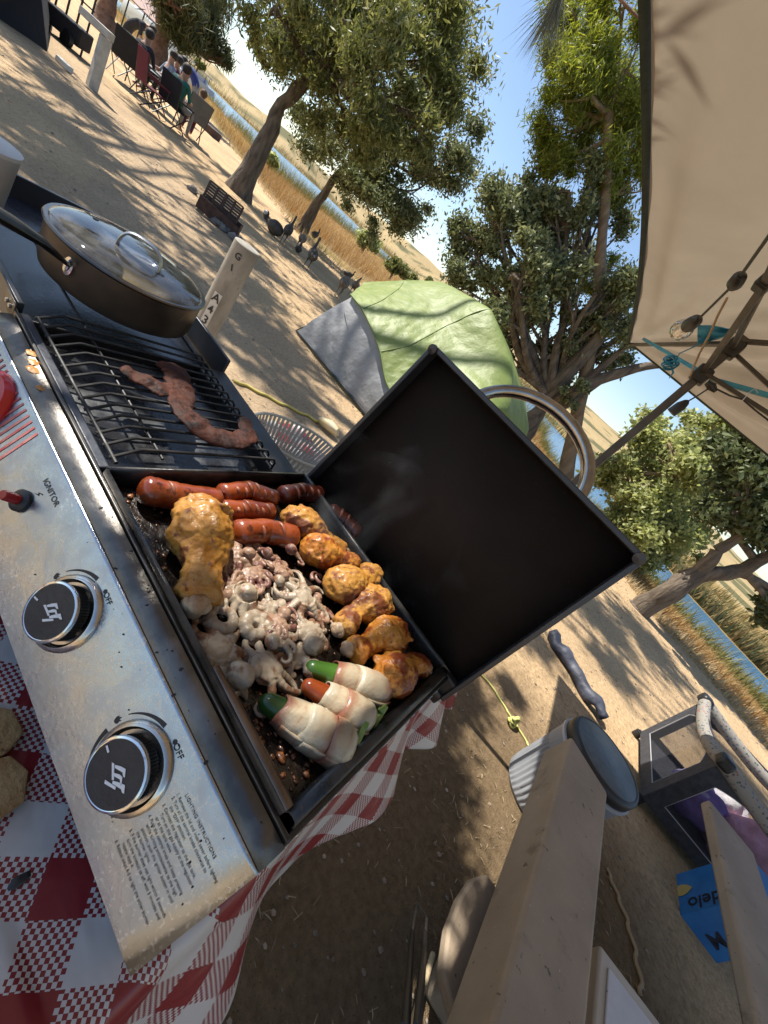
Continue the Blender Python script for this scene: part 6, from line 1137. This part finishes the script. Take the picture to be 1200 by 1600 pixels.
person('person standing far off to the left of the reddish pine trunk', at(152, 42, 0.), fr_+1., dkc, mats_of((.25, .12, .1), 'pink_shorts'), 'stand'); person('dark clothed person leaning forward behind the white timber post with arm stretched out', at(183, 92, 0.), fr_-1.2, dkc, dkc, 'lean')
tbp = at(233, 160, 0.); tb_ = empty('camp_table', (tbp.x, tbp.y, gz(tbp)), 'small folding table in the middle of the seated camp group', 'folding table', rz=fr_); MB().bb((-.3, -.6, .62), (.3, .6, .65)).build('table_top', cg_, tb_)
for a, b_ in ((-.25, -.55), (.25, -.55), (.25, .55), (-.25, .55)): MB().tube([(a, b_, 0), (a, b_, .62)], .014, 6).build('leg', blk, tb_)
pit = at(322, 205, 0.); pt_ = MB(); pt_.box((pit.x, pit.y, .12), (.9, .5, .25), Matrix.Rotation(fr_+1.57, 3, 'Z')); tag(pt_.build('fire_ring', rust, bevel=.02), 'second low rusty fire ring right of the seated group', 'fire ring')
# black tent, wagon frames, distant shelters and boats
bt = at(25, 75, 0.); bto = empty('black_shelter', (bt.x, bt.y, 0), 'black draped shelter at the top left corner', 'shelter'); bcan = mats_of((.010, .010, .013), 'black_tarp')
c1, c2, c3 = at(-30, 10, 0.), at(72, 80, 0.), at(60, 0, 0.); mb = MB(); mb.add([c1, c2, dep(62, -10, c2), dep(5, -50, c1), at(-60, 40, 0.)+Vector((0, 0, 0))], [(0, 1, 2, 3)]); mb.add([c2, c3, dep(80, -40, c3), dep(62, -10, c2)], [(0, 1, 2, 3)]); wp(mb, 'tarp', bcan, bto, solid=.03, smooth=False)
st2 = M('white_edge', (.6, .58, .52), rough=.6); wa, wb_ = at(-4, 22, 0.), at(18, 40, 0.); tag(MB().beam(wa+Zv*.05, wb_+Zv*.05, .06, .1).build('white_kerb', st2), 'white painted kerb stone at the top left edge below the black shelter', 'kerb')
tag(MB().beam(at(90, 97, 0.)+Zv*.05, at(108, 115, 0.)+Zv*.05, .10, .08).build('white_log', st2, bevel=.01), 'short white log lying on the sand left of the timber post', 'log')
wg = at(100, 62, 0.); wgo = empty('equipment_cart', (wg.x, wg.y, 0), 'long low black equipment cart with thin rails left of the timber post', 'cart'); wa, wb_ = at(74, 46, 0.), at(128, 92, 0.); wp(MB().beam(wa+Zv*.28, wb_+Zv*.28, .5, .3), 'bed', bcan, wgo, bevel=.03)
for t_ in (.05, .35, .65, .95): p = wa.lerp(wb_, t_); wp(MB().tube([p, p+Zv*1.15], .018, 6), 'upright', blk, wgo)
wp(MB().tube([wa+Zv*1.1, wb_+Zv*1.1], .018, 6), 'rail', blk, wgo); wp(MB().tube([wa+Zv*.8, wb_+Zv*.8], .014, 6), 'rail', blk, wgo)
for t_ in (.1, .9): p = wa.lerp(wb_, t_)-Vector(_fh)*.28; wp(MB().lathe([(.13, -.04), (.13, .04)], p+Zv*.13, 18, Vector(_fh).to_track_quat('Z', 'Y').to_matrix()), 'wheel', blk, wgo)
shm = mats_of((.30, .20, .17), 'shelter_roof'); q0 = ground(225, 95); sh0 = empty('shade_canopy', q0, 'faded pinkish canopy roof on thin black poles at the top left', 'canopy'); 
cs = [dep(197, -8, q0), dep(250, 45, q0, 0), dep(262, 30, q0, 2.5), dep(215, -25, q0, 2.5)]
wp(MB().add(cs+[c+Zv*.05 for c in cs], [(0, 1, 2, 3), (7, 6, 5, 4), (0, 4, 5, 1), (1, 5, 6, 2), (2, 6, 7, 3), (3, 7, 4, 0)]), 'roof', shm, sh0)
for c in (cs[0].lerp(cs[1], .1), cs[0].lerp(cs[1], .55), cs[1]): wp(MB().tube([Vector((c.x, c.y, gz(c))), c], .03, 6), 'pole', blk, sh0)
def boat(lab, px, py, r_, ln, wh, rz):
    k = ray(px, py); k = k/np.hypot(k[0], k[1])*r_; z = CP[2]+k[2]; o = empty('boat', (k[0], k[1], z), lab, 'boat', 'boats on the lake', rz); w_ = ln*.3; MB().prism([(-ln/2, -w_/2), (ln*.3, -w_/2), (ln/2, 0), (ln*.3, w_/2), (-ln/2, w_/2)], ln*.12, Matrix.Translation((0, 0, 0))).build('hull', wh, o, bevel=.05); MB().bb((-ln*.25, -w_*.35, ln*.12), (ln*.12, w_*.35, ln*.22)).build('cabin', wh, o, bevel=.05); MB().bb((-ln*.32, -w_*.45, ln*.30), (ln*.15, w_*.45, ln*.325)).build('sun_roof', wh, o)
    for a in (-.28, .10):
        for b in (-.35, .35): MB().tube([(ln*a, w_*b*.9, ln*.1), (ln*a, w_*b*.9, ln*.3)], ln*.006, 6).build('roof_post', blk, o)
wb2 = M('white_boat', (.7, .7, .7), rough=.4)
boat('white pontoon boat drawn up on the grass beyond the seated group', 268, 108, 62, 5.5, wb2, fr_+1.3); boat('small boat moored on the water right of the pontoon boat', 305, 127, 105, 6, M('grey_boat', (.4, .42, .5), rough=.5), fr_+1.8); boat('white boat half hidden behind the pine trunk at the top', 225, 48, 70, 9, wb2, fr_+1.2)
# ================================================================ OVERHEAD PINE (mostly out of view; its needles hang into the picture) AND SHADE TREES
ovp = empty('overhead_pine', (-4.6, -2.6, 0), 'pine whose long grey green needles hang into the top of the picture beside the canopy', 'tree'); rb = bpy.data.materials['bark_red_brown']; mb = MB()
sm = [Vector((-4.6, -2.6, -.05)), Vector((-4.5, -2.5, 2)), Vector((-4.4, -2.3, 4)), Vector((-4.2, -2.1, 6)), Vector((-4., -2., 9))]; mb.tube(sm, [.30, .24, .2, .16, .06], 12, nz=.04, nzs=3); wp(mb, 'trunk', rb, ovp)
def needles(mb, c, n, ln, dirv, spr=.6):
    for i in range(n):
        d = (Vector(dirv)+Vector(rng.normal(0, spr, 3))).normalized(); e = c+d*ln*rng.uniform(.7, 1.1)+Vector((0, 0, -.04*ln)); s_ = d.orthogonal().normalized()*.0011; mb.add([c-s_, c+s_, (c+e)/2+s_*.9+Vector((0, 0, .01)), e, (c+e)/2-s_*.9+Vector((0, 0, .01))], [(0, 1, 2, 4), (4, 2, 3)])
nm_ = leafmat('grey_needles', (.10, .11, .075), (.17, .17, .12), (.22, .20, .14), trans=.2, rough=.6)
tw = [dep(905, -60, (-1.2, 2.2), 0), dep(880, -25, (-1.2, 2.2), 0), dep(872, -2, (-1.2, 2.2), 0)]; bw = MB(); bw.tube([Vector((-4.3, -2.2, 5)), Vector((-3., -.6, 5.2)), tw[0]+Vector((-.6, -.6, .8)), tw[0], tw[1], tw[2]], [.06, .04, .02, .010, .007, .004], 8)
nd_ = MB(); dn = (dep(848, 60, (-1.2, 2.2))-tw[2]).normalized(); needles(nd_, tw[2], 90, .24, dn, .30); needles(nd_, tw[1], 70, .24, dn, .4); t3 = dep(1010, 20, (-1.0, 2.1)); 
t4 = dep(1030, 60, (-.9, 2.2)); bw.tube([tw[0], dep(960, -10, (-1., 2.2)), t4], [.008, .006, .004], 6); pass
wp(nd_, 'needles', nm_, ovp, angle=180); ovc = []
def vis(p, r_):
    d = np.array(p)-CP; z = d@FW
    if z < .1: return math.degrees(math.acos(max(-1, min(1, z/np.linalg.norm(d))))) < 62 and r_ > np.linalg.norm(d)*.2
    a = F*(d@RT)/z; b_ = F*(d@UP)/z; x = 600+a*math.cos(ROLL)+b_*math.sin(ROLL); y = 800+a*math.sin(ROLL)-b_*math.cos(ROLL); m_ = r_*F/z+10; return -m_ < x < 1200+m_ and -m_ < y < 1600+m_
def above(gx, gy, gz_, h): k = (h-gz_)/math.tan(SUN_EL); return Vector((gx+math.cos(SUN_AZ)*k, gy+math.sin(SUN_AZ)*k, h))
for gx, gy, g0, h, r_ in SHADE_NEAR:
    p = above(gx, gy, g0, h)
    if vis(p, r_*1.6): print('NEAR CLUMP VISIBLE', gx, gy, h); continue
    ovc.append((p, r_)); limb(bw, min(sm[2:], key=lambda q: (q-p).length), p, .05, .012, .06, 6, 6)
wp(bw, 'branches', rb, ovp); crown('crown', ovc, SHADE_NEAR_N, .085, .14, leaf_pine, ovp, flat=.9)
shade = empty('shade_tree', (-12.5, -1.2, 0), 'tall shade tree left of the picture whose dappled shadow streaks the camp ground', 'tree'); tr0 = [Vector((-12.5, -1.2, -.05)), Vector((-12.3, -1, 3)), Vector((-11.8, -.4, 5.5)), Vector((-11.5, 0, 8))]; wp(MB().tube(tr0, [.4, .3, .24, .12], 12, nz=.05, nzs=2), 'trunk', bark, shade)
bw = MB(); cl2 = []
for gx, gy, h, r_ in SHADE_FAR:
    p = above(gx, gy, 0, h)
    for hh in (h, h+1.5, h+3, h+5, h+8):
        p = above(gx, gy, 0, hh)
        if not vis(p, r_*1.5): break
    else: print('FAR CLUMP VISIBLE', gx, gy, h); continue
    cl2.append((p, r_)); limb(bw, min(tr0[1:], key=lambda q: (q-p).length), p, .1, .02, .06, 6, 6)
wp(bw, 'branches', bark, shade); crown('crown', cl2, SHADE_FAR_N, .10, .38, leaf_ash, shade, flat=.8)

# ================================================================ SMOKE
m, t, out = nodes('grill_smoke'); L = t.links.new; v = mapping(t, (1, 1, .6)); nz = tex(t, 'TexNoise', 13, vec=v, detail=4, dist=1.2); vl = N(t, 'VolumePrincipled'); vl.inputs['Color'].default_value = (.85, .87, .9, 1); f = ramp(t, nz.outputs[0], [(.50, 0.), (.75, 1.)]); q = N(t, 'Math', operation='MULTIPLY'); L(f, q.inputs[0]); q.inputs[1].default_value = 1.3; L(q.outputs[0], vl.inputs['Density']); L(vl.outputs[0], out.inputs['Volume'])
tag(MB().blob((-.16, .455, 1.06), (.13, .06, .10), .3, 2, 20, 12).build('smoke', m, angle=180), 'thin wisps of smoke rising from the griddle before the open lid', 'smoke', kind='stuff')
print('BUILT', len(bpy.data.objects), 'tris', sum(len(o.data.polygons) for o in COL.objects if o.type == 'MESH'))
